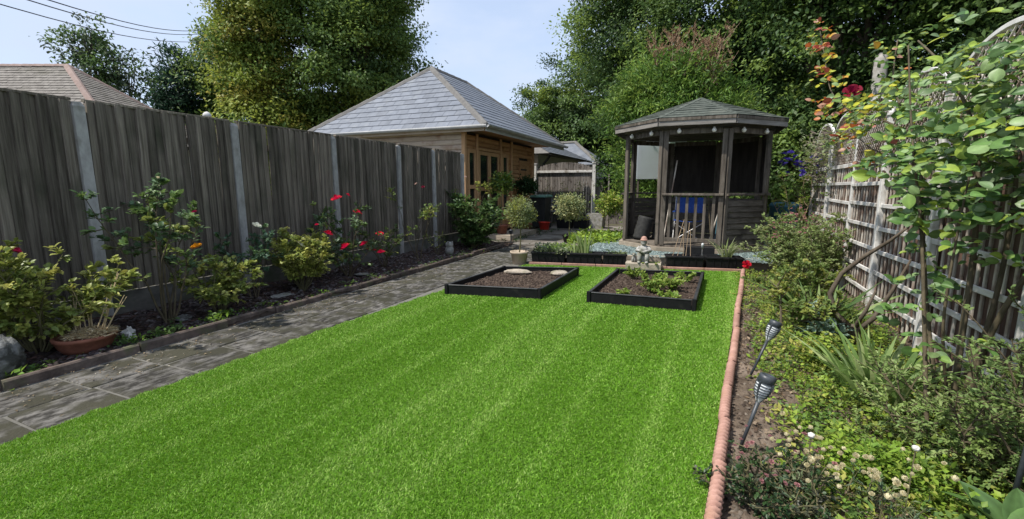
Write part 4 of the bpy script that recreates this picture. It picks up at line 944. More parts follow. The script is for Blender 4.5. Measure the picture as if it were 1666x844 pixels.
# little lantern stake in the planter
ls = thing('stake_light', 'slim pale solar stake light in the caned planter', 'stake light', (-.1, 8.52, .2))
MB().tube([(-.1, 8.52, .19), (-.1, 8.52, .36)], .008, 6).build('stake', 'metal_grey', ls); MB().lathe([(.018, .36), (.022, .42), (.024, .43), (.01, .45)], (-.1, 8.52, 0), 10).build('lens', 'torch_white', ls, True)
pc = thing('plant_canes', 'thin bare plant canes standing in the black trough', 'canes', (-.45, 8.45, .19))
for i, (x, dx, h) in enumerate(((-.58, .16, .66), (-.50, .1, .5), (-.40, -.02, .55), (-.36, .03, .62), (-.28, -.03, .5))): MB().tube([(x, 8.44, .19), (x + dx, 8.47, .19 + h)], .006, 5).build('cane', 'dead_twig', pc)
# small path light near olive
ps = thing('path_light', 'short black path light at the bend of the paving', 'path light', (-4.55, 10.4, -.01))
MB().tube([(-4.55, 10.4, -.01), (-4.55, 10.4, .28)], .014, 7).build('stake', 'torch_black', ps); MB().lathe([(.03, .26), (.05, .28), (.055, .34), (.06, .345), (.02, .37)], (-4.55, 10.4, 0), 12).build('head', 'torch_black', ps, True)
# overhead cables
for i, (a, b, lb) in enumerate((((-12.97, 5.26, 5.17), (-23.37, 15.43, 8.37), 'lowest overhead cable crossing the sky towards the big trees'), ((-12.74, 5.8, 5.32), (-23.21, 15.66, 8.78), 'middle overhead cable crossing the sky towards the big trees'), ((-12.61, 6.08, 5.40), (-23.06, 15.89, 9.02), 'uppermost overhead cable crossing the sky towards the big trees'))):
    A, B = Vector(a), Vector(b); A = A - (B - A) * .35
    b_ = MB().tube([A.lerp(B, t / 14) - Vector((0, 0, .35 * math.sin(math.pi * t / 14))) for t in range(15)], .011, 5).build('overhead_cable', 'wire', None, False); tag(b_, lb, 'cable', 'overhead cables')
# ================================================================ PLANTS
def rosemesh(name, col, r, open_=.6, seed=0):
    q = random.Random(seed); P = []; C_ = []; F = []
    for ring, (n, rad, hh, tilt) in enumerate(((5, 1.0, .55, .95), (5, .75, .7, .6), (4, .5, .8, .35), (3, .28, .85, .12))):
        for k in range(n):
            a0 = 2 * math.pi * (k + .5 * ring + q.uniform(-.1, .1)) / n; w_ = 1.5 * math.pi / n
            b = len(P); tl = tilt * open_
            for i in range(4):
                u = i / 3; rr_ = r * rad * (.15 + .85 * math.sin(u * 1.4)) * (1 + .25 * tl * u); z = r * hh * (u ** 1.3) * (1.1 - tl * .75)
                if i == 3: z -= r * .10 * tl
                for j in range(5):
                    v = (j - 2) / 2; wj = w_ * (.45 + .55 * math.sin(min(1, u * 1.2) * 1.57)); a = a0 + v * wj / 2 * (1 if u > 0 else .3)
                    P.append((rr_ * math.cos(a), rr_ * math.sin(a), z - abs(v) ** 2 * r * .08 + q.uniform(-.02, .02) * r)); s_ = 1 - .25 * ring / 3 + q.uniform(-.08, .08); C_.append([c * s_ for c in col])
            F += [(b + i * 5 + j, b + i * 5 + j + 1, b + i * 5 + j + 6, b + i * 5 + j + 5) for i in range(3) for j in range(4)]
    return rawmesh(name, P, np.array(F), 'petal', True, np.array(C_))
RED = [rosemesh('flower', (.60, .012, .03), .055, .8, i) for i in range(3)]
DRED = rosemesh('flower', (.22, .008, .03), .06, .7, 5); WHITE = rosemesh('flower', (.72, .74, .66), .05, .6, 6); YEL = rosemesh('flower', (.85, .38, .02), .045, .7, 7)
CREAM = rosemesh('flower', (.74, .68, .45), .011, .12, 8); WBALL = rosemesh('flower', (.75, .75, .72), .016, .2, 9); PURP = rosemesh('flower', (.10, .06, .38), .055, 1.0, 10); PINK = rosemesh('flower', (.45, .22, .22), .012, .5, 11)
PALEPINK = rosemesh('flower', (.60, .42, .36), .04, .8, 13)
def curve_pts(rng, p, d, ln, n, wob, grav=0.0):
    pts = [Vector(p)]; d = Vector(d).normalized()
    for i in range(n):
        d = (d + Vector(rng.normal(0, wob, 3)) + Vector((0, 0, -grav * (i / n)))).normalized(); pts.append(pts[-1] + d * (ln / n))
    return pts
def shrub(name, label, base, h, spread, nst=7, ntw=8, nleaf=900, L_=.05, W_=.028, cols=None, T=DIAM, mat='leaf', seed=0, zlo=.2, cat='shrub', group=None, sr=.009, smat='stem', wob=.16, tw=.22, flowers=(), lean=(0, 0), stemout=1.0, parts=True, root=None, leafdir=.6, foliage='foliage', rad0=.03):
    rng = np.random.default_rng(seed); base = Vector(base)
    t = root or thing(name, label, cat, base, group)
    b = MB(); LP = []; LD = []; LT = []; tid = 0
    for s_ in range(nst):
        a = 2 * math.pi * (s_ + rng.uniform(-.3, .3)) / nst; ro = rng.uniform(.15, 1.0) ** .6 * spread * stemout / max(h, .05)
        d = Vector((math.cos(a) * ro + lean[0], math.sin(a) * ro + lean[1], 1.0)); hh = h * rng.uniform(.72, 1.02)
        p0 = base + Vector((math.cos(a) * rad0, math.sin(a) * rad0, -.02))
        pts = curve_pts(rng, p0, d, hh, 6, wob); b.tube(pts, [sr * (1 - .75 * i / 6) for i in range(7)], 5)
        for k in range(ntw):
            u = rng.uniform(zlo, 1.0); i = min(5, int(u * 6)); p = pts[i].lerp(pts[i + 1], u * 6 - i)
            dd = Vector(rng.normal(0, 1, 3)); dd.z = abs(dd.z) * .6 + .1; tl = tw * rng.uniform(.4, 1.15) * (1.15 - .4 * u)
            tid += 1; tp = curve_pts(rng, p, dd, tl, 3, .2); b.tube(tp, [sr * .45, sr * .38, sr * .3, sr * .2], 4, False)
            for w_ in range(max(1, int(nleaf / (nst * ntw)))):
                LT.append(tid); v = rng.uniform(.15, 1.05) * 3; j = min(2, int(v)); LP.append(tp[j].lerp(tp[j + 1], v - j)); LD.append((tp[j + 1] - tp[j]).normalized())
    b.build('stems', smat, t)
    n = len(LP); P = np.array([tuple(p) for p in LP]); D = np.array([tuple(p) for p in LD])
    out = P - np.array([base.x + lean[0] * h * .5, base.y + lean[1] * h * .5, base.z + h * .35]); out = nrm(out)
    al = nrm(D * .5 + rdir(rng, n) * .8 + out * leafdir); al[:, 2] *= .7
    up = np.array([0, 0, 1.]) + rdir(rng, n) * .55 + out * .35
    f = leaves(foliage, t, P + rdir(rng, n) * L_ * .25, al, up, L_ * rng.uniform(.55, 1.15, n), W_ * rng.uniform(.7, 1.15, n), (pick(rng, tid + 1, cols, .15)[np.array(LT)] * .62 + np.mean(cols, axis=0) * .38) * rng.uniform(.82, 1.18, (n, 1)), T, mat, 'stuff')
    for (me, off, sc_) in flowers:
        p = base + Vector(off); o = inst('flower', me, p, t, (rng.uniform(-.5, .5), rng.uniform(.1, .7), rng.uniform(0, 6)), (sc_, sc_, sc_ * (1.7 if me is CREAM else 1)))
    return t
def blades_plant(name, label, base, n, h, wd, cols, seed, spread=.08, lean=.5, droop=.5, cat='plant', group=None, separate=True, flat=None):
    rng = np.random.default_rng(seed); t = thing(name, label, cat, base, group)
    a = rng.uniform(0, 6.28, n); r = spread * np.sqrt(rng.uniform(0, 1, n)); pos = np.c_[base[0] + r * np.cos(a), base[1] + r * np.sin(a), np.full(n, base[2])]
    ld = np.c_[np.cos(a) + rng.normal(0, .35, n), np.sin(a) + rng.normal(0, .35, n)] * (lean * rng.uniform(.25, 1.2, n))[:, None]
    Ln = h * rng.uniform(.6, 1.1, n); dr = droop * rng.uniform(.3, 1.2, n); c = pick(rng, n, cols, .15); tw = rng.uniform(-1.3, 1.3, n)
    if separate:
        for i in range(n):
            V, F, C_ = blade_arrays(pos[i:i + 1], ld[i:i + 1], Ln[i:i + 1], wd * rng.uniform(.7, 1.2, 1), c[i:i + 1], 6, dr[i:i + 1], tw[i:i + 1]); mk('leaf', V, F, 'leaf', t, True, C_)
    else:
        V, F, C_ = blade_arrays(pos, ld, Ln, wd * rng.uniform(.7, 1.2, n), c, 5, dr, tw); mk('foliage', V, F, 'leaf', t, True, C_)['kind'] = 'stuff'
    return t
G_DARK = [(.022, .055, .016), (.030, .075, .020), (.045, .095, .026), (.018, .045, .016)]
G_MID = [(.08, .15, .038), (.11, .19, .05), (.14, .23, .06), (.08, .135, .045)]
G_YEL = [(.24, .29, .055), (.31, .34, .075), (.17, .23, .045), (.40, .39, .10), (.10, .165, .04)]
G_BLUE = [(.06, .12, .075), (.08, .15, .09), (.12, .19, .12), (.05, .10, .06)]
G_LIME = [(.22, .33, .04), (.28, .38, .06), (.17, .28, .035), (.13, .23, .035)]
G_SILV = [(.20, .25, .12), (.28, .33, .18), (.14, .19, .08), (.24, .27, .11)]
# ---- left bed
shrub('leafy_shrub', 'broad yellow green shrub behind the boulder and clay bowl', (-5.10, 1.78, .03), 1.02, .60, 18, 15, 4200, .062, .038, G_YEL + [(.30, .34, .08), (.36, .38, .11)], OVAL, 'leaf_gloss', 11, .25, tw=.24,
      flowers=[(DRED, (.16, -.1, .88), .7), (PALEPINK, (.2, -.22, .62), .8)])
shrub('rose_bush', 'tall leggy rose bush with one orange yellow bloom', (-4.98, 2.72, .03), 1.48, .34, 7, 12, 1250, .066, .042, G_MID + G_BLUE + G_YEL[:2], OVAL, 'leaf_gloss', 12, .48, tw=.22, sr=.012, smat='cane', cat='rose bush',
      flowers=[(YEL, (.40, .10, .80), 1.0), (DRED, (.18, .25, 1.12), .5), (CREAM, (.0, .05, 1.46), 1.3)])
shrub('low_rose', 'low spreading yellow green rose between two concrete posts', (-4.95, 3.22, .03), .72, .40, 12, 12, 1900, .058, .036, G_YEL + [(.30, .34, .08)], OVAL, 'leaf_gloss', 13, .3, tw=.2, cat='rose bush')
shrub('white_rose', 'blue green rose with a white bloom in front of a concrete post', (-5.15, 3.80, .04), .95, .30, 6, 11, 800, .058, .036, G_BLUE + G_MID[:1], OVAL, 'leaf_gloss', 14, .5, tw=.2, smat='cane', cat='rose bush', flowers=[(WHITE, (.12, .02, .90), 1.1)])
shrub('golden_shrub', 'rounded golden green shrub between white rose and red roses', (-5.02, 4.42, .04), .88, .52, 18, 14, 4000, .060, .038, G_YEL + [(.34, .37, .09), (.42, .42, .12)], OVAL, 'leaf_gloss', 15, .3, tw=.2, flowers=[(WHITE, (.2, -.14, .62), .7), (RED[0], (.1, .22, .86), .45)])
shrub('red_rose_bush', 'rose bush with many bright red blooms against the fence', (-5.08, 5.35, .04), 1.28, .44, 11, 11, 1700, .057, .036, G_MID + G_BLUE + G_YEL[:2], OVAL, 'leaf_gloss', 16, .25, tw=.22, smat='cane', cat='rose bush',
      flowers=[(RED[0], (.12, -.28, 1.20), 1.35), (RED[1], (.16, .08, .98), 1.2), (RED[2], (.16, -.52, .72), 1.1), (RED[0], (.20, -.25, .50), 1.35), (RED[1], (.22, .12, .50), 1.1), (RED[2], (.2, .52, .62), 1.0), (RED[0], (.24, .26, .40), 1.15), (RED[1], (.26, .46, .33), 1.15), (RED[2], (.05, .02, 1.25), .6)])
shrub('slender_bush', 'slender small leaved bush beside the red roses', (-5.12, 6.25, .05), 1.0, .28, 8, 12, 1100, .045, .027, G_YEL + G_DARK + G_MID, OVAL, 'leaf', 17, .3, tw=.16, smat='cane')
shrub('leggy_rose', 'bare stemmed rose with a few leafy tops by the last posts', (-5.1, 7.25, .05), 1.42, .32, 5, 9, 380, .055, .034, G_MID + G_YEL, OVAL, 'leaf_gloss', 18, .74, tw=.2, smat='cane', cat='rose bush', flowers=[(PALEPINK, (.05, -.1, 1.42), .6), (DRED, (.1, .05, 1.36), .5)])
shrub('rose_sucker', 'thin low rose shoots under the last fence panel', (-5.15, 7.95, .05), .55, .2, 4, 7, 150, .045, .028, G_MID + G_YEL, OVAL, 'leaf', 19, .4, tw=.15, smat='cane', cat='rose bush')
shrub('evergreen_shrub', 'dense dark glossy evergreen shrub at the end of the fence', (-4.95, 9.2, .03), 1.36, .80, 24, 16, 6500, .085, .052, G_DARK + G_MID + G_MID, OVAL, 'leaf_gloss', 20, .12, tw=.3)
shrub('pale_climber', 'pale leaved rose sprig tied to the end fence post', (-5.45, 9.75, .05), 1.66, .24, 3, 8, 150, .07, .045, G_YEL, OVAL, 'leaf', 21, .82, tw=.22, smat='cane', cat='rose bush', flowers=[(PALEPINK, (.1, -.2, 1.6), .8)])
def weeds(name, label, n, fx, fy, fz, L_, cols, seed, cat='weeds', per=9, tall=.05):
    rng = np.random.default_rng(seed); x = fx(rng, n); y = fy(rng, n); m = len(x); z = fz(x, y)
    P = np.repeat(np.c_[x, y, z], per, 0); k = m * per; sc_ = np.repeat(rng.uniform(.5, 1.4, m), per)
    P = P + np.c_[rng.normal(0, L_ * .7, (k, 2)) * sc_[:, None], rng.uniform(0, tall, k) * sc_]
    al = rdir(rng, k); al[:, 2] = np.abs(al[:, 2]) * .6; up = rdir(rng, k) * .5 + np.array([0, 0, 1.])
    c = np.repeat(pick(rng, m, cols, .25), per, 0) * rng.uniform(.8, 1.2, (k, 1))
    V, F, C_ = leaf_arrays(P, al, up, L_ * sc_ * rng.uniform(.6, 1.2, k), L_ * .6 * sc_, c, DIAM)
    return tag(mk(name, V, F, 'leaf', None, False, C_), label, cat, kind='stuff')
weeds('bed_weeds', 'scattered low green weeds along the kerb of the rose bed', 130, lambda r, n: np.clip(-4.66 + r.normal(0, .12, n), -5.3, -4.51), lambda r, n: 1.4 + 8 * r.uniform(0, 1, n) ** 1.7, lambda x, y: vz(x, y) + .005, .035, G_MID + G_LIME[2:], 31, tall=.035)
for i, (x, y_, n, s_) in enumerate(((-4.66, 2.22, 14, .13), (-4.62, 3.0, 14, .14), (-4.72, 2.55, 9, .1), (-4.62, 1.52, 6, .1))):
    weeds('nettle_patch', ['fresh green weed patch beside the clay bowl', 'fresh green weed patch at the kerb under the yellow rose', 'small weed tuft between bowl and yellow rose', 'small green weed tuft at the foot of the boulder'][i], n, lambda r, m: x + r.normal(0, s_ * .5, m), lambda r, m: y_ + r.normal(0, s_, m), lambda a, b: vz(a, b) + .01, .045, G_LIME[2:] + G_MID, 40 + i, 'weeds', 10, .06)
# ---- standards
def standard(label, c, trunk_h, crown, nl, L_, W_, cols, seed, potr=None, poth=.3, pmat='pot_tan', mat='leaf', T=DIAM, name='standard_tree', tr=.013, dens=.55, cz=0):
    rng = np.random.default_rng(seed); c = Vector(c); t = thing(name, label, 'tree', c)
    z0 = 0
    if potr: pot(t, c, potr, poth, pmat); z0 = poth * .85
    top = c + Vector((rng.uniform(-.03, .03), rng.uniform(-.03, .03), trunk_h)); b = MB()
    b.tube([c + Vector((0, 0, z0)), c.lerp(top, .55) + Vector((.01, 0, 0)), top, top + Vector((0, 0, crown[2] * .8))], [tr, tr * .9, tr * .8, tr * .4], 7)
    ctr = top + Vector((0, 0, crown[2] + cz))
    for k in range(14):
        d = rdir(rng, 1)[0]; d[2] = abs(d[2]) * .8 - .1; b.tube([top + Vector((0, 0, rng.uniform(0, .1))), ctr + Vector(d * np.array(crown)) * .55, ctr + Vector(d * np.array(crown)) * .95], [tr * .4, tr * .25, tr * .1], 4)
    b.build('trunk', 'stem', t)
    nc = max(10, nl // 14); d = rdir(rng, nc); rad = rng.uniform(.35, 1.06, nc) ** .7
    cen = np.array(ctr) + d * np.array(crown) * rad[:, None]
    k = nl // nc; P = np.repeat(cen, k, 0) + rng.normal(0, L_ * .8, (nc * k, 3)); D = np.repeat(d, k, 0)
    al = nrm(D * .7 + rdir(rng, nc * k) * .8); up = rdir(rng, nc * k) * .7 + np.array([0, 0, 1.])
    cl = np.repeat(pick(rng, nc, cols, .15), k, 0) * rng.uniform(.85, 1.15, (nc * k, 1))
    leaves('crown', t, P, al, up, L_ * rng.uniform(.6, 1.2, nc * k), W_, cl, T, mat, 'stuff')
    return t
standard('small silver green olive standard in a tan clay pot at the lawn corner', (-3.22, 7.75, 0), .70, (.225, .225, .25), 3000, .055, .016, G_SILV + G_YEL[:2], 51, .165, .235)
standard('variegated cream green standard tree behind the trough planters', (-3.35, 11.4, .0), .66, (.36, .36, .27), 2400, .075, .036, G_SILV + [(.42, .42, .20), (.36, .38, .16)], 52, .17, .2, 'black_plastic')
standard('bright green lollipop standard in front of the summerhouse doors', (-5.35, 11.6, .12), 1.22, (.27, .27, .20), 1500, .085, .05, G_MID + G_LIME[2:] + G_YEL[:2], 53, .17, .26, 'pot_clay', 'leaf_gloss', OVAL)
standard('dark leaved lollipop standard beside the black bin', (-5.52, 13.9, -.01), 1.25, (.29, .29, .22), 1500, .085, .05, G_DARK + [(.05, .05, .02)], 54, .17, .26, 'pot_clay', 'leaf_gloss', OVAL)
standard('golden leaved round shrub left of the gazebo', (-2.45, 11.9, .1), .62, (.30, .30, .26), 1700, .075, .042, G_LIME + G_YEL, 55, name='golden_bush')
# ---- patio low green
weeds('lime_groundcover', 'bright lime green leafy groundcover beside the gazebo entrance', 420, lambda r, n: r.uniform(-3.05, -1.95, n), lambda r, n: r.uniform(10.2, 12.3, n), lambda x, y: np.full(len(x), .08), .085, G_LIME, 61, 'groundcover', 10, .16)
weeds('low_saxifrage', 'low bright green cushion plants behind the trough planters', 260, lambda r, n: r.uniform(-3.1, -2.35, n), lambda r, n: r.uniform(8.2, 9.2, n), lambda x, y: np.full(len(x), .13), .05, G_LIME[1:] + G_MID, 62, 'groundcover', 10, .1)
weeds('patio_plants', 'small mixed green plants growing in the dark patio troughs', 60, lambda r, n: r.uniform(-4.95, -3.9, n), lambda r, n: r.uniform(15.42, 15.7, n), lambda x, y: np.full(len(x), .27), .07, G_MID + G_YEL, 63, 'plants', 9, .14)
weeds('bindweed', 'leafy bindweed creeping up the rear fence and bench', 120, lambda r, n: r.uniform(-6.2, -4.2, n), lambda r, n: r.uniform(17.2, 17.45, n), lambda x, y: np.abs(np.sin(x * 5)) * 1.1 + .2, .06, G_MID + G_YEL, 64, 'climber', 8, .3)
weeds('patio_edge_weeds', 'sparse weeds and dead leaves at the patio edge near the bin', 190, lambda r, n: r.uniform(-5.6, -4.6, n), lambda r, n: r.uniform(10.6, 14.8, n), lambda x, y: np.full(len(x), -.01), .045, G_DARK + [(.16, .11, .06)], 65, 'weeds', 7, .05)
weeds('ivy_mass', 'dark ivy mass hanging over the boundary fence', 520, lambda r, n: r.uniform(-4.05, -1.3, n), lambda r, n: r.uniform(17.25, 17.7, n), lambda x, y: 1.0 + 1.35 * np.abs(np.sin(x * 91.7 + y * 37)), .10, G_DARK + G_MID[:1], 66, 'ivy', 12, .3)
ex_ = thing('expanding_trellis', 'small diamond willow trellis beside the rear post', 'trellis', (-3.7, 17.2, 0))
tb_ = MB()
for i in range(7):
    tb_.bar((-4.0 + i * .1, 17.2, .5), (-4.0 + i * .1 + .35, 17.2, 1.15), .012, .018, (0, 1, 0)); tb_.bar((-3.65 + i * .1, 17.19, .5), (-4.0 + i * .1, 17.19, 1.15), .012, .018, (0, 1, 0))
tb_.build('lattice', 'cane', ex_); MB().bar((-3.55, 17.2, 0), (-3.55, 17.2, 1.9), .05, .05, (0, 1, 0)).build('post', 'far_wood', ex_)
# planters' plants
IR = [(.16, .24, .07), (.22, .30, .10), (.12, .20, .06), (.28, .34, .14)]
def py_(x): return lb_(x) + .15
blades_plant('iris_clump', 'upright pale green iris leaves in the black trough', (-2.05, py_(-2.05), .2), 26, .46, .030, IR, 71, .12, .35, .35)
blades_plant('iris_clump', 'smaller iris tuft at the trough beside the large iris', (-2.25, py_(-2.2), .2), 14, .34, .022, IR, 72, .08, .45, .4)
weeds('trough_succulents', 'pale grey green rosettes in the trough nearest the olive pot', 34, lambda r, n: r.uniform(-2.95, -2.4, n), lambda r, n: lb_(-2.7) + r.uniform(.02, .25, n), lambda x, y: np.full(len(x), .2), .06, G_SILV + [(.35, .38, .28)], 73, 'plant', 12, .12)
weeds('trough_herbs', 'small trailing herbs in the short trough by the statue', 20, lambda r, n: r.uniform(-1.7, -1.35, n), lambda r, n: lb_(-1.5) + r.uniform(.02, .25, n), lambda x, y: np.full(len(x), .2), .04, G_MID + G_SILV, 74, 'plant', 8, .05)
blades_plant('strappy_plant', 'pale arching strappy leaves in the last black trough', (.27, py_(.3), .2), 40, .42, .026, [(.30, .36, .16), (.38, .42, .24), (.22, .28, .10)], 75, .10, .75, .5)
o = inst('fallen_rose', RED[0], (.60, lb_(.6) - .02, .13), None, (1.2, 0, 0), (1.1,) * 3); tag(o, 'single red bloom hanging against the last black trough', 'flower')
# raised-bed vegetables
def veg(label, x, y_, h, spread, nl, seed, cols, name='leafy_vegetable'):
    rng = np.random.default_rng(seed); t = thing(name, label, 'vegetable', (x, y_, .07), 'vegetables in the raised bed'); b = MB(); LP = []; LD = []
    for k in range(max(5, nl // 26)):
        a = rng.uniform(0, 6.28); pts = curve_pts(rng, (x, y_, .065), (math.cos(a) * spread / h, math.sin(a) * spread / h, 1), h * rng.uniform(.7, 1.1), 4, .12, .25); b.tube(pts, [.005, .004, .003, .002, .0015], 4)
        for j in range(26):
            v = rng.uniform(1.2, 4); i = min(3, int(v)); LP.append(tuple(pts[i].lerp(pts[i + 1], v - i))); LD.append(tuple((pts[i + 1] - pts[i]).normalized()))
    b.build('stems', 'stem', t); P = np.array(LP); D = np.array(LD); n = len(P); al = nrm(D * .5 + rdir(rng, n)); up = rdir(rng, n) * .6 + np.array([0, 0, 1.])
    leaves('foliage', t, P, al, up, .05 * rng.uniform(.5, 1.2, n), .035, pick(rng, n, cols, .2), DIAM, 'leaf', 'stuff')
VC = [(.17, .27, .04), (.24, .33, .06), (.12, .22, .03), (.30, .36, .09)]
for i, (x, y_, h, s_, lb) in enumerate(((-.62, 6.0, .22, .20, 'feathery light green carrot tops at the middle of the raised bed'), (-.42, 6.25, .26, .20, 'tallest feathery vegetable in the planted raised bed'), (-.72, 6.45, .22, .18, 'broad leafy vegetable behind the feathery tops'), (-1.0, 6.75, .22, .15, 'leafy vegetable at the back left of the raised bed'), (-.28, 6.85, .2, .16, 'leafy vegetable at the back right of the raised bed'), (-.95, 5.62, .12, .16, 'low leafy seedling at the front left of the raised bed'), (-.42, 5.72, .16, .18, 'low leafy vegetable by the front board of the raised bed'))):
    veg(lb, x, y_, h, s_, 420 if i < 3 else 240, 80 + i, VC)
# ---- right bed
weeds('flower_bed_weeds', 'low green weeds and seedlings covering the flower bed soil', 2700, lambda r, n: lawn_r(5) + .05 + r.uniform(0, 1, n) ** .75 * 1.3, lambda r, n: 1.6 + 7 * r.uniform(0, 1, n) ** 1.2, lambda x, y: vzR(x, y) + .005, .034, G_YEL[:4] + G_MID[1:3] + G_LIME, 101, 'weeds', 9, .06)
weeds('bed_groundcover', 'mid green leafy groundcover between torches and trellis', 900, lambda r, n: r.uniform(.55, 1.7, n), lambda r, n: r.uniform(2.1, 6.2, n), lambda x, y: vzR(x, y) + .02, .030, G_MID[1:3] + G_YEL[:3] + G_LIME, 102, 'groundcover', 16, .12)
weeds('lime_perennial', 'lime green low perennial in front of the fine leaved shrub', 150, lambda r, n: .86 + r.normal(0, .11, n), lambda r, n: 2.62 + r.normal(0, .10, n), lambda x, y: vzR(x, y) + .02, .028, G_LIME, 103, 'plant', 22, .15)
weeds('lime_clump', 'bright lime leafy clump beside the blue grey perennial', 90, lambda r, n: .85 + r.normal(0, .09, n), lambda r, n: 4.25 + r.normal(0, .12, n), lambda x, y: vzR(x, y) + .02, .04, G_LIME + G_YEL, 104, 'plant', 14, .2)
weeds('dry_bed_litter', 'dry brown leaf litter and twigs on the flower bed', 1500, lambda r, n: r.uniform(.3, 1.5, n), lambda r, n: r.uniform(1.7, 8, n), lambda x, y: vzR(x, y) + .004, .03, [(.24, .17, .11), (.34, .26, .18), (.16, .11, .08)], 105, 'litter', 3, .01)
shrub('geranium_bush', 'large mounded bush with tiny pink seed heads before the gazebo', (1.36, 7.9, -.05), 1.12, .62, 40, 16, 13000, .05, .032, [(.20, .28, .085), (.27, .34, .12), (.16, .24, .075), (.31, .34, .17)], DIAM, 'leaf', 111, .12, 'bush', tw=.26, stemout=1.05, rad0=.2,
      flowers=[(PINK, (x, y_, z), s_) for x, y_, z, s_ in [(random.Random(i).uniform(-.6, .35), random.Random(i + 99).uniform(-.6, .5), random.Random(i + 199).uniform(.85, 1.22) - .35 * abs(random.Random(i).uniform(-.85, .65)), random.Random(i + 7).uniform(.9, 1.8)) for i in range(110)]])
shrub('geranium_bush', 'smaller grey green bush between the mounded bush and the clematis', (1.40, 9.15, -.05), 1.0, .45, 22, 13, 5200, .05, .032, [(.20, .28, .10), (.27, .33, .14), (.16, .23, .08)], DIAM, 'leaf', 141, .1, 'bush', tw=.25, rad0=.15)
shrub('woody_bush', 'small woody bush with twisted dark stems beside the torch', (.82, 5.0, -.06), .66, .36, 6, 12, 1100, .05, .03, G_YEL + G_MID, OVAL, 'leaf', 112, .45, tw=.2, sr=.018, smat='cane', wob=.3)
shrub('bushy_perennial', 'yellow green bushy perennial in front of the mounded bush', (1.02, 6.3, -.06), .66, .50, 18, 13, 4200, .05, .03, G_YEL + G_MID, DIAM, 'leaf', 113, .2, 'bush', tw=.2, rad0=.1)
blades_plant('iris_clump', 'broad green iris clump at the foot of the trellis', (1.15, 5.55, -.07), 70, .62, .036, G_MID + IR[:2], 114, .2, .8, .55)
blades_plant('iris_clump', 'dense arching iris fan under the rose canes', (1.10, 3.68, -.07), 95, .60, .032, [(.16, .26, .07), (.23, .33, .11), (.12, .20, .055), (.32, .39, .17)], 115, .16, .8, .5)
blades_plant('iris_clump', 'small iris tuft behind the woody bush', (1.3, 6.6, -.08), 26, .42, .026, G_MID + IR[:2], 116, .12, .8, .5)
shrub('blue_perennial', 'blue grey leaved perennial in front of the iris clump', (.98, 4.85, -.06), .32, .22, 7, 8, 300, .075, .035, [(.22, .32, .26), (.28, .38, .31), (.15, .24, .18)], OVAL, 'leaf', 117, .2, 'plant', tw=.14)
shrub('dark_shrub', 'low dark leaved shrub with pale bloom clusters beside the edging', (.34, 2.20, -.03), .26, .27, 16, 11, 1700, .026, .015, G_DARK + [(.07, .06, .045)], OVAL, 'leaf_gloss', 118, .1, tw=.12, rad0=.08,
      flowers=[(PINK, (random.Random(i).uniform(-.22, .22), random.Random(i + 50).uniform(-.2, .2), random.Random(i + 80).uniform(.2, .3)), .9) for i in range(22)])
shrub('cream_flower_bush', 'grey leaved plant crowded with cream everlasting flowers', (.62, 2.18, -.05), .24, .30, 18, 9, 1500, .035, .007, G_SILV + G_BLUE, DIAM, 'leaf', 119, .1, 'plant', tw=.12, rad0=.12, sr=.005,
      flowers=[(CREAM, (random.Random(i).gauss(0, .15), random.Random(i + 60).gauss(0, .14), random.Random(i + 90).uniform(.22, .36)), random.Random(i).uniform(.8, 1.3)) for i in range(64)])
for i, (x, y_, h) in enumerate(((.86, 2.34, .30), (.47, 2.28, .3))):
    t = thing('white_flower', ['single round white flower head on a thin stalk by the cream flowers', 'small open white flower between dark shrub and cream flowers'][i], 'flower', (x, y_, -.05))
    MB().tube([(x, y_, -.05), (x + .005, y_, h)], .003, 5).build('stalk', 'stem', t); MB().blob((x + .005, y_, h), (.015, .015, .012), 10, 6, random.Random(i), .12).build('flower_head', 'white_paint', t)
shrub('fine_leaved_shrub', 'tangled fine leaved green shrub at the foot of the climbing rose', (1.44, 2.95, -.1), .72, .42, 22, 18, 13000, .032, .015, [(.19, .28, .075), (.25, .34, .10), (.16, .24, .08), (.29, .36, .14)], DIAM, 'leaf', 120, .05, tw=.26, wob=.22, rad0=.12, smat='cane')
shrub('tangled_shrub', 'small leaved scrambling shrub beside the black metal pole', (1.52, 2.75, -.1), 1.05, .40, 14, 16, 6500, .030, .016, [(.17, .25, .08), (.22, .31, .10), (.14, .22, .075)], DIAM, 'leaf', 121, .05, tw=.26, wob=.22, rad0=.1, smat='cane')
# hosta leaves at the lower right
def bigleafmesh(col, seed):
    q = np.random.default_rng(seed); V = []; n, m = 8, 6
    for i in range(n + 1):
        u = i / n; w_ = .5 * math.sin(math.pi * min(1, u ** .75)) ** .8 * (1 - .15 * u) + .004
        for j in range(m + 1):
            v = j / m * 2 - 1; V.append((v * w_ * .62, u, .22 * u - .32 * u * u + .10 * abs(v) * w_ * 2 + q.uniform(-.006, .006)))
    F = np.array([(i * (m + 1) + j, i * (m + 1) + j + 1, (i + 1) * (m + 1) + j + 1, (i + 1) * (m + 1) + j) for i in range(n) for j in range(m)])
    C_ = np.array([[c * (1 + .18 * math.cos(j * math.pi)) for c in col] for i in range(n + 1) for j in range(m + 1)])
    return rawmesh('leaf', V, F, 'leaf_gloss', True, C_)
HM = [bigleafmesh(c, i) for i, c in enumerate(((.10, .19, .05), (.15, .24, .08), (.08, .15, .05)))]
ho = thing('broad_leaf_plant', 'broad ribbed leaves of a plant at the foot of the black pole', 'plant', (1.12, 2.22, -.08))
for i in range(16):
    a = rr.uniform(0, 6.28); inst('leaf', HM[i % 3], (1.12 + .05 * math.cos(a), 2.22 + .05 * math.sin(a), -.02 + rr.uniform(0, .08)), ho, (rr.uniform(.3, .9), rr.uniform(-.3, .3), a), (rr.uniform(.16, .26),) * 3)
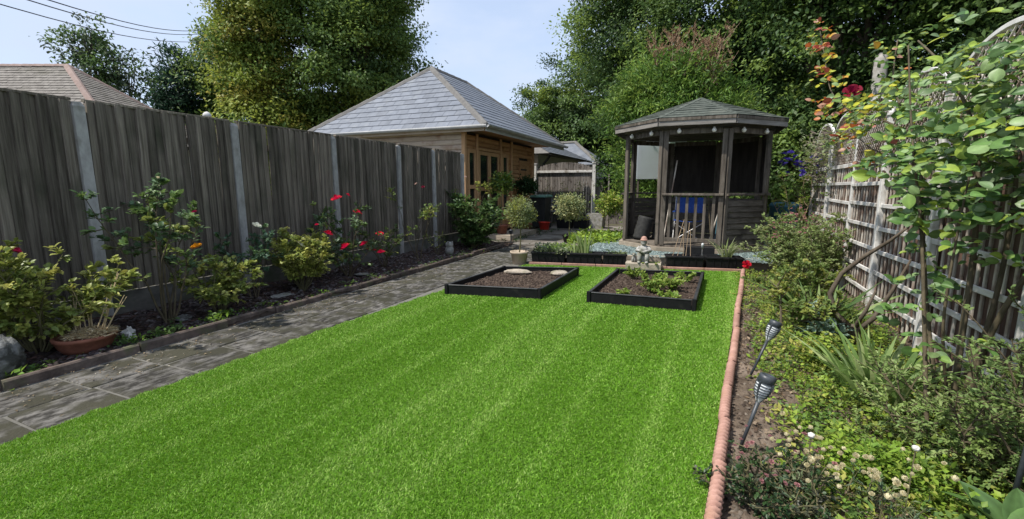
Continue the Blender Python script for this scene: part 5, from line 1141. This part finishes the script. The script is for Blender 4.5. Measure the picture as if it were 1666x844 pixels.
# dead rose stump with curving branch
ds = thing('dead_rose_stump', 'gnarled dark rose stump with a bare curving branch', 'stump', (1.30, 5.0, -.1))
b = MB(); b.tube([(1.30, 5.0, -.1), (1.28, 4.98, .06), (1.24, 4.98, .14)], [.07, .055, .04], 9)
b.tube([(1.24, 4.98, .12), (1.12, 5.0, .24), (1.07, 5.02, .42), (1.14, 5.0, .62), (1.30, 4.98, .80), (1.44, 4.9, .95), (1.52, 4.8, 1.08)], [.03, .026, .022, .020, .018, .014, .008], 8)
b.tube([(1.28, 4.98, .06), (1.40, 4.92, .25), (1.50, 4.9, .52), (1.58, 4.85, .8)], [.028, .022, .016, .008], 7)
b.tube([(1.26, 4.98, .08), (1.34, 4.95, .3), (1.38, 4.9, .5)], [.022, .016, .008], 7); b.tube([(1.32, 5.0, .02), (1.18, 4.92, .12), (1.10, 4.9, .16)], [.03, .02, .01], 7)
b.build('branches', 'bark', ds, True)
# ---- climbing rose
RLC = [(.075, .15, .040), (.10, .19, .05), (.055, .115, .035), (.15, .24, .06), (.13, .20, .09), (.22, .30, .05), (.17, .25, .10)]
def rleaf(col, seed):
    q = np.random.default_rng(seed); asp = q.uniform(.62, .85); fo = q.uniform(-.05, .22); dp = q.uniform(.05, .42); sk = q.uniform(-.12, .12); tw_ = q.uniform(-.25, .25); V = []; prof = [(0, .02), (.12, .30), (.3, .46), (.5, .5), (.7, .42), (.87, .24), (1, .01)]
    for u, w_ in prof:
        for v in (-1, -.5, 0, .5, 1): V.append((v * w_ * asp + sk * u * u, u, fo * abs(v) * (w_ * 2) - dp * u * u + .05 * u + tw_ * v * w_ * u + (.02 if abs(v) == .5 else 0) + q.uniform(-.012, .012)))
    F = np.array([(i * 5 + j, i * 5 + j + 1, i * 5 + j + 6, i * 5 + j + 5) for i in range(6) for j in range(4)])
    C_ = np.array([[c * (1.25 if j == 2 else 1) for c in col] for i in range(7) for j in range(5)])
    return rawmesh('leaf', V, F, 'leaf_gloss', True, C_)
RL = [rleaf(tuple(v * k_ for v in c), i + 50 * j) for i, c in enumerate(RLC) for j, k_ in enumerate((.85, 1.15, 1.3))]; RLA = [rleaf(c, 20 + i) for i, c in enumerate(((.40, .13, .03), (.46, .26, .03), (.28, .07, .04), (.40, .36, .05), (.34, .18, .12)))]; RLY = [rleaf(c, 30 + i) for i, c in enumerate(((.42, .42, .03), (.34, .38, .05)))]
cr_ = thing('climbing_rose', 'vigorous climbing rose with large glossy leaves scrambling over the trellis', 'climbing rose', (1.42, 3.45, -.1))
rng = np.random.default_rng(77); CANES = []
def cane(pts, r0, r1):
    P = [Vector(p) for p in pts]; out = []
    for i in range(len(P) - 1):
        p0, p1, p2, p3 = P[max(i - 1, 0)], P[i], P[i + 1], P[min(i + 2, len(P) - 1)]
        for k in range(6):
            t = k / 6; out.append(.5 * ((2 * p1) + (p2 - p0) * t + (2 * p0 - 5 * p1 + 4 * p2 - p3) * t * t + (3 * p1 - p0 - 3 * p2 + p3) * t ** 3))
    out.append(P[-1]); m = len(out)
    MB().tube(out, [r0 + (r1 - r0) * i / (m - 1) for i in range(m)], 7).build('cane', 'cane', cr_, True); CANES.append(out); return out
cane([(1.42, 3.45, -.1), (1.43, 3.5, .5), (1.46, 3.6, 1.1), (1.45, 3.75, 1.7), (1.40, 4.1, 2.15), (1.36, 4.6, 2.5)], .020, .006)
cane([(1.44, 3.42, -.1), (1.52, 3.4, .6), (1.60, 3.2, 1.2), (1.55, 3.0, 1.7), (1.6, 2.8, 2.05)], .018, .006)
cane([(1.40, 3.5, -.1), (1.34, 3.75, .6), (1.33, 4.0, 1.2), (1.34, 4.3, 1.75), (1.30, 4.8, 2.2), (1.34, 5.0, 2.62)], .015, .005)
cane([(1.46, 3.44, .2), (1.6, 3.6, .8), (1.66, 3.75, 1.5), (1.6, 3.9, 2.0), (1.5, 3.6, 2.25)], .016, .005)
cane([(1.66, 3.2, 0), (1.72, 3.1, .7), (1.70, 3.1, 1.4), (1.62, 3.3, 1.9)], .02, .008)
cane([(1.34, 4.3, 1.75), (1.22, 4.9, 2.0), (1.15, 5.5, 2.15), (1.10, 6.1, 2.45), (1.08, 6.5, 2.9), (1.06, 6.8, 3.25)], .009, .004)
cane([(1.38, 4.4, 1.6), (1.30, 5.2, 1.75), (1.25, 5.9, 2.05)], .009, .003)
cane([(1.40, 3.46, .1), (1.28, 3.35, .6), (1.30, 3.4, 1.15), (1.36, 3.5, 1.6)], .010, .004)
cane([(1.2, 3.1, -.08), (1.21, 3.4, .6), (1.20, 3.6, 1.15), (1.20, 3.95, 1.75), (1.19, 4.2, 2.38)], .013, .005)
def spray(p, d, meshes, sz, n=5):
    d = Vector(d).normalized(); sd = d.cross(Vector((0, 0, 1))); sd = sd.normalized() if sd.length > .01 else Vector((1, 0, 0)); ln = sz * 1.7
    for k, (u, s_) in enumerate(((1, 0), (.72, 1), (.70, -1), (.38, 1), (.36, -1))[:n]):
        q = Vector(p) + d * ln * u * .6 - Vector((0, 0, .2 * ln * u * u)); dd = (d * (.9 if s_ == 0 else .35) + sd * s_ * .9 + Vector(rng.normal(0, .2, 3))).normalized()
        nn = (Vector((0, 0, .75)) + Vector(rng.normal(0, .38, 3)) + Vector((-.40, -.45, 0))).normalized(); x = dd.cross(nn).normalized(); nn = x.cross(dd)
        sc_ = sz * rng.uniform(.8, 1.15) * (1 if s_ == 0 else .85); M4 = Matrix((x, dd, nn)).transposed().to_4x4()
        yield rng.choice(len(meshes)), q, M4.to_euler(), sc_
leafjobs = []
def deck(pt, mesh, sz, n=5, spread=.2, dirb=(-.5, -.3, .1)):
    lsz = float(rng.uniform(.55, 1.0)); d = Vector(dirb) + Vector(rng.normal(0, .7, 3)); d.z *= .5
    for j in spray(Vector(pt) + Vector(rng.normal(0, spread * .5, 3)), d, mesh, sz, n): leafjobs.append((mesh, (j[0], j[1], j[2], j[3] * lsz)))
for ci, cn in enumerate(CANES):
    m = len(cn)
    for i in range(m):
        if ci in (5, 6):
            for _ in range(2): deck(cn[i], RLA * 4 + RLY * 3 + RL[9:] if i > m * .25 else RL, .10, 5, .14)
        elif ci == 8:
            if cn[i].z > .45 and rng.random() < .8: deck(cn[i], RLA * 3 + RLY * 2 + RL[9:] if cn[i].z > 2.0 else RL, .085 if cn[i].z < 2 else .065, 5, .10)
        elif cn[i].z > 1.05 and rng.random() < .85: deck(cn[i], RL, .085, 5, .22)
        elif cn[i].z > .35 and rng.random() < .35: deck(cn[i], RL, .085, 5, .12)
for k in range(230):       # leafy head mass
    c = (1.42 + rng.normal(0, .15), 3.62 + rng.normal(0, .38), 1.60 + rng.normal(0, .27)); deck(c, RL + (RLY if rng.random() < .12 else []), .095, 5, .1)
for k in range(60): deck((1.38 + rng.normal(0, .13), 4.5 + rng.normal(0, .45), 2.02 + rng.normal(0, .2)), RL[9:] + RLY, .08, 5, .1)
for k in range(40): deck((1.50 + rng.normal(0, .08), 3.55 + rng.normal(0, .3), 2.02 + rng.normal(0, .12)), RL[9:] + RLY[:1], .09, 5, .1)
for k in range(34): deck((1.26 + rng.normal(0, .1), 5.25 + rng.normal(0, .4), 2.08 + rng.normal(0, .16)), RLA + RLY * 3 + RL[9:], .085, 5, .12)
for k in range(16): deck((1.36 + rng.normal(0, .08), 3.75 + rng.normal(0, .2), .75 + rng.normal(0, .25)), RL, .09, 5, .08)
for k in range(4): deck((1.33, 4.95, 2.45 + .05 * k), RLA + RL[9:], .06, 5, .05)
def px_size(j): return j[3] / (Vector(j[1]) - Vector((0, 0, 1.4))).length
leafjobs.sort(key=lambda a: -px_size(a[1]))
fV, fF, fC, nb = [], [], [], 0
for k, (ms, (mi, q, e, s_)) in enumerate(leafjobs):
    me = ms[mi]
    if k < 295: inst('leaf', me, q, cr_, e, (s_,) * 3)
    else:
        V = np.array([v.co[:] for v in me.vertices]) * s_; Rm = np.array(e.to_matrix()); V = V @ Rm.T + np.array(q)
        F = np.array([p.vertices[:] for p in me.polygons]) + nb; a_ = np.zeros(len(V) * 4, dtype=np.float32); me.attributes['lc'].data.foreach_get('color', a_)
        fV.append(V); fF.append(F); fC.append(a_.reshape(-1, 4)[:, :3]); nb += len(V)
if fV: mk('foliage', np.concatenate(fV), np.concatenate(fF), 'leaf_gloss', cr_, True, np.concatenate(fC))['kind'] = 'stuff'
inst('flower', DRED, (1.16, 5.45, 2.30), cr_, (.9, -.3, 0), (1.15,) * 3); inst('flower', DRED, (1.20, 5.55, 2.12), cr_, (.5, .3, 0), (.35,) * 3)
# ---- clematis
shrub('clematis', 'purple flowered clematis climbing canes beside the gazebo', (1.52, 10.3, -.08), 2.05, .42, 9, 12, 1500, .075, .042, G_YEL + G_LIME[2:] + G_MID, DIAM, 'leaf', 131, .35, 'climber', tw=.35, smat='dead_twig',
      flowers=[(PURP, (random.Random(i).uniform(-.45, .45), random.Random(i + 9).uniform(-.5, .0), random.Random(i + 19).uniform(1.72, 2.15)), random.Random(i).uniform(.8, 1.2)) for i in range(26)])
weeds('fence_ivy', 'grey leaved dying climber over the far trellis panels', 130, lambda r, n: r.uniform(1.5, 1.78, n), lambda r, n: r.uniform(8.6, 10.6, n), lambda x, y: 1.35 + .75 * np.abs(np.sin(y * 77 + x * 31)), .07, G_SILV + [(.20, .17, .15), (.30, .26, .2)], 132, 'climber', 9, .25)
# ================================================================ TREES
def tree(name, label, base, lobes, nclump, per, L_, W_, cols, seed, cs=.42, trunk=.25, group='trees behind the garden', droop=.25, fork=.35, up_b=1.0, light=None, shell=(.45, 1.03), barkmat='bark', cat='tree'):
    rng = np.random.default_rng(seed); base = Vector(base); t = thing(name, label, cat, base, group)
    vol = np.array([l[1][0] * l[1][1] * l[1][2] for l in lobes]) ** .75; pr = vol / vol.sum(); b = MB()
    zc = min(l[0][2] for l in lobes); tp = base + Vector((0, 0, max(1.0, zc * fork)))
    topl = max(lobes, key=lambda l: l[0][2]); te = base + Vector(topl[0])
    b.tube([base - Vector((0, 0, .1)), base.lerp(tp, .5) + Vector((rng.uniform(-.1, .1), 0, 0)), tp, tp.lerp(te, .5), te], [trunk * 1.2, trunk, trunk * .85, trunk * .5, trunk * .12], 9)
    for c, r in lobes:
        e = base + Vector(c); s0 = tp.lerp(te, float(rng.uniform(0, .4))); md = s0.lerp(e, .55) + Vector(rng.normal(0, .25, 3)); b.tube([s0, md, e], [trunk * .42, trunk * .25, trunk * .08], 7)
        for k in range(5): d = rdir(rng, 1)[0] * np.array(r) * .85; b.tube([md.lerp(e, .5), e + Vector(d) * .5, e + Vector(d)], [trunk * .14, trunk * .08, .01], 5)
    b.build('trunk', barkmat, t)
    li = rng.choice(len(lobes), nclump, p=pr); C0 = np.array([l[0] for l in lobes])[li] + np.array(base); R0 = np.array([l[1] for l in lobes])[li]
    d = rdir(rng, nclump); rad = rng.uniform(shell[0], shell[1], nclump); bump_ = 1 + .14 * np.sin(d[:, 0] * 5 + d[:, 2] * 4 + li) + rng.normal(0, .06, nclump)
    cen = C0 + d * R0 * (rad * bump_)[:, None]; k = nclump * per
    csz = np.repeat(cs * rng.uniform(.6, 1.35, nclump), per)
    P = np.repeat(cen, per, 0) + np.clip(rng.normal(0, 1, (k, 3)), -1.7, 1.7) * csz[:, None] * np.array([1, 1, .55]); D = np.repeat(d, per, 0)
    al = nrm(D * .6 + rdir(rng, k) * .8 - np.array([0, 0, droop])); up = D * .5 + np.array([0, 0, up_b]) + rdir(rng, k) * .6
    cl = np.repeat(pick(rng, nclump, cols, .16), per, 0) * rng.uniform(.8, 1.2, (k, 1))
    leaves('crown', t, P, al, up, L_ * rng.uniform(.6, 1.25, k), W_ * rng.uniform(.7, 1.2, k), cl, DIAM, 'leaf', 'stuff')
    return t
T_DK = [(.052, .100, .032), (.070, .130, .040), (.095, .16, .046), (.042, .082, .028)]
T_MD = [(.105, .18, .042), (.14, .225, .052), (.18, .27, .06)]
T_YG = [(.23, .29, .05), (.27, .32, .06), (.19, .26, .045), (.30, .29, .065)]
tree('broadleaf_tree', 'tall yellowing broadleaf tree left of the big dark tree', (-18.3, 14.6, 0), [((0, 0, 5), (1.6, 1.6, 3.4)), ((.1, 0, 9), (1.65, 1.65, 3.2)), ((.5, .3, 12), (2.0, 2.0, 2.6)), ((-.2, -.2, 7.2), (1.5, 1.5, 2.4)), ((.5, -.2, 3.2), (1.6, 1.6, 2))], 300, 220, .16, .10, T_YG + T_YG + T_MD, 201, .40, .4, shell=(.6, 1.05))
tree('broadleaf_tree', 'huge dark green broadleaf tree behind the slate summerhouse roof', (-16.2, 18.2, 0), [((-.6, -.3, 7.6), (3.7, 3.6, 3.6)), ((.5, .5, 8.6), (2.6, 2.6, 2.5)), ((-1.5, -.8, 5.0), (3.2, 3, 2.6)), ((-.9, .4, 11), (3.6, 3.5, 3)), ((.3, .4, 11.6), (2.7, 2.7, 2.6)), ((-2.4, -1.6, 3.9), (2.0, 1.8, 1.7)), ((.5, .3, 4.6), (2.8, 2.6, 2.4))], 560, 260, .165, .105, T_DK[1:3] + T_MD + T_MD, 202, .44, .5, shell=(.6, 1.06))
tree('conifer', 'dark blue green conifer beside the tall yellowing tree', (-27.3, 16.6, 0), [((0, 0, 2), (2.3, 2.3, 2.2)), ((0, 0, 4.4), (1.9, 1.9, 2)), ((.2, 0, 6.4), (1.2, 1.2, 1.7)), ((.3, 0, 8.0), (.6, .6, 1.0))], 420, 60, .34, .07, [(.018, .045, .030), (.028, .062, .040), (.040, .080, .050)], 203, .35, .3, droop=-.1)
tree('broadleaf_tree', 'grey green tree squeezed between conifer and yellowing tree', (-26.2, 17.8, 0), [((0, 0, 4), (1.7, 1.7, 3)), ((.4, .2, 7.6), (1.6, 1.6, 2.4)), ((.6, .3, 9.2), (1.0, 1, 1.2))], 260, 70, .22, .12, T_MD + [(.07, .11, .05)], 204, .4, .25)
tree('broadleaf_tree', 'distant lone tree with airy crown above the tiled house', (-27.2, 13.0, 0), [((-.7, -.4, 7.9), (.85, .85, .8)), ((0, 0, 8.6), (.8, .8, .7)), ((.9, .4, 7.3), (.95, .95, .8)), ((.1, .1, 6.9), (1.2, 1.2, .8)), ((1.6, .7, 6.3), (.7, .7, .7)), ((.6, .2, 5.8), (1.2, 1.2, .8))], 130, 34, .20, .11, T_DK[1:3] + [(.06, .085, .05)], 205, .30, .2, shell=(.35, 1.1))
tree('broadleaf_tree', 'rounded mid green tree right of the open sky', (-10.4, 34, 0), [((0, 0, 4.8), (4.1, 3.6, 3.6)), ((1.8, 0, 8.1), (3.6, 3.6, 3.1)), ((-1.6, 0, 6.7), (2.6, 2.4, 2.4)), ((3.6, 0, 9.8), (2.9, 2.9, 2.4)), ((-2.6, 0, 3.6), (2.3, 2.2, 2.4)), ((4.5, 0, 4.5), (3, 2.6, 3.4))], 420, 190, .20, .125, T_MD + T_DK + T_YG[2:3], 206, .42, .4, shell=(.55, 1.06))
tree('broadleaf_tree', 'tall dark tree with bright leaf spray at the edge of the sky', (-4.2, 25, 0), [((0, 0, 9.5), (3.2, 3, 2.8)), ((-1.0, 0, 11.5), (2.4, 2.4, 2.2)), ((1, 0, 6), (3.2, 3, 3)), ((2, 0, 12.5), (3.2, 3, 2.6)), ((1.6, 0, 3), (2.2, 2.0, 2.6))], 520, 150, .17, .11, T_MD + T_DK, 207, .45, .45)
tree('broadleaf_tree', 'spreading dark tree with heavy limbs behind the gazebo', (.6, 21.5, 0), [((0, 0, 9), (4, 3.6, 3.2)), ((2.4, 0, 6), (3.2, 3, 3)), ((-1.8, 0, 6.2), (2.8, 2.6, 2.6)), ((.5, 0, 12), (4, 3.8, 3)), ((.2, 0, 3), (3.6, 3, 2.6))], 700, 150, .165, .11, T_DK + T_MD, 208, .45, .5)
tree('broadleaf_tree', 'ivy dark broadleaf tree behind the trellis end', (3.7, 17.6, 0), [((0, 0, 3.4), (2.7, 2.4, 2.8)), ((.2, 0, 6.6), (2.9, 2.6, 2.6)), ((-.8, 0, 9.2), (2.8, 2.6, 2.4)), ((1.6, 0, 8.6), (2.6, 2.6, 2.4)), ((-1.6, -.4, 2.0), (1.6, 1.5, 1.8))], 640, 150, .15, .105, T_DK + T_MD + T_MD, 209, .42, .4)
tree('broadleaf_tree', 'deep shaded tree overhanging the climbing rose corner', (7.4, 15.2, 0), [((0, 0, 4), (3.0, 2.6, 3)), ((0, 0, 7.4), (3.2, 3, 2.8)), ((-1.6, 0, 9.6), (2.8, 2.6, 2.2)), ((1.8, 0, 6), (2.8, 2.6, 3)), ((3.5, -.6, 3), (2.6, 2.4, 2.6))], 560, 140, .16, .11, T_DK + T_MD[:1], 210, .42, .4)
tree('broadleaf_tree', 'shady hedge tree standing beyond the white garden arch', (9.0, 10.2, 0), [((0, 0, 3), (2.2, 2.2, 2.6)), ((0, .4, 5.8), (2.6, 2.6, 2.2)), ((-.4, 1.6, 7.6), (2.6, 2.4, 1.8))], 360, 110, .15, .10, T_DK + T_MD[:1], 211, .42, .3)
bt = thing('bare_tree', 'pale barked bare tree showing among the dark leaves', 'tree', (3.85, 15.6, -.1))
MB().tube([(3.85, 15.6, -.1), (3.82, 15.6, 2), (3.90, 15.6, 3.6), (3.88, 15.6, 4.75), (3.92, 15.6, 4.9)], [.20, .18, .17, .16, .09], 10).build('trunk', 'pale_bark', bt, True)
# cypress with dead tops
cy = tree('cypress_bush', 'bright green cypress with dead brown branches on top behind the gazebo', (-1.15, 14.0, 0), [((0, 0, 2.0), (1.55, 1.2, 1.8)), ((-.35, 0, 3.6), (1.35, 1.0, 1.1)), ((.6, 0, 3.2), (1.2, 1.0, 1.2)), ((-.5, 0, 4.5), (.95, .7, .7)), ((.35, 0, 4.3), (.9, .7, .7)), ((-1.2, 0, 3.6), (.6, .5, .5))], 620, 70, .15, .04, [(.10, .20, .035), (.14, .25, .045), (.19, .29, .055), (.075, .15, .03)], 212, .26, .16, droop=-.2, up_b=.4, shell=(.5, 1.05), cat='conifer')
rng = np.random.default_rng(5); b = MB(); LP = []
for k in range(30):
    x0 = -1.15 + rng.uniform(-.55, 1.1); d = Vector((rng.uniform(-.35, .75), rng.uniform(-.2, .2), 1)); pts = curve_pts(rng, (x0, 13.9 + rng.uniform(-.4, .2), 4.2 + rng.uniform(-.5, .3)), d, rng.uniform(.8, 1.7), 5, .1)
    b.tube(pts, [.02, .016, .012, .009, .006, .003], 5)
    for q in range(7):
        i = int(rng.integers(1, 5)); p = pts[i]; tw_ = curve_pts(rng, p, (rng.normal(0, .6), rng.normal(0, .4), .8), rng.uniform(.2, .55), 3, .15); b.tube(tw_, [.006, .005, .004, .002], 4)
        LP += [tuple(tw_[j].lerp(tw_[j + 1], float(rng.random()))) for j in range(3) for _ in range(5)]
b.build('dead_branches', 'dead_twig', cy)['label'] = 'bare brown dead branches'
P = np.array(LP); n = len(P); leaves('dead_foliage', cy, P, rdir(rng, n) * .6 + np.array([0, 0, .6]), rdir(rng, n), .09, .022, pick(rng, n, [(.28, .16, .09), (.36, .23, .14), (.22, .13, .08)]), DIAM, 'leaf', 'stuff')
# far wood behind everything on the right
rng = np.random.default_rng(8); nc = 1500; x = rng.uniform(-12, 26, nc); top = 6.5 + 1.8 * np.sin(x * .5) + 3.5 * np.clip((x + 9) / 10, 0, 1); z = rng.uniform(0, 1, nc) * top; y = 39 + rng.uniform(-1.5, 3, nc) - .25 * np.abs(x - 4); per = 40; k = nc * per
P = np.repeat(np.c_[x, y, z], per, 0) + rng.normal(0, .6, (k, 3)); D = rdir(rng, k); D[:, 1] -= .5
V, F, C_ = leaf_arrays(P, D, rdir(rng, k) + np.array([0, -.4, .7]), .36 * rng.uniform(.6, 1.2, k), .24, np.repeat(pick(rng, nc, T_DK + T_MD[:1], .2), per, 0), DIAM)
tag(mk('far_wood', V, F, 'leaf', None, False, C_), 'dark wood closing the view behind the garden trees', 'wood', kind='stuff')
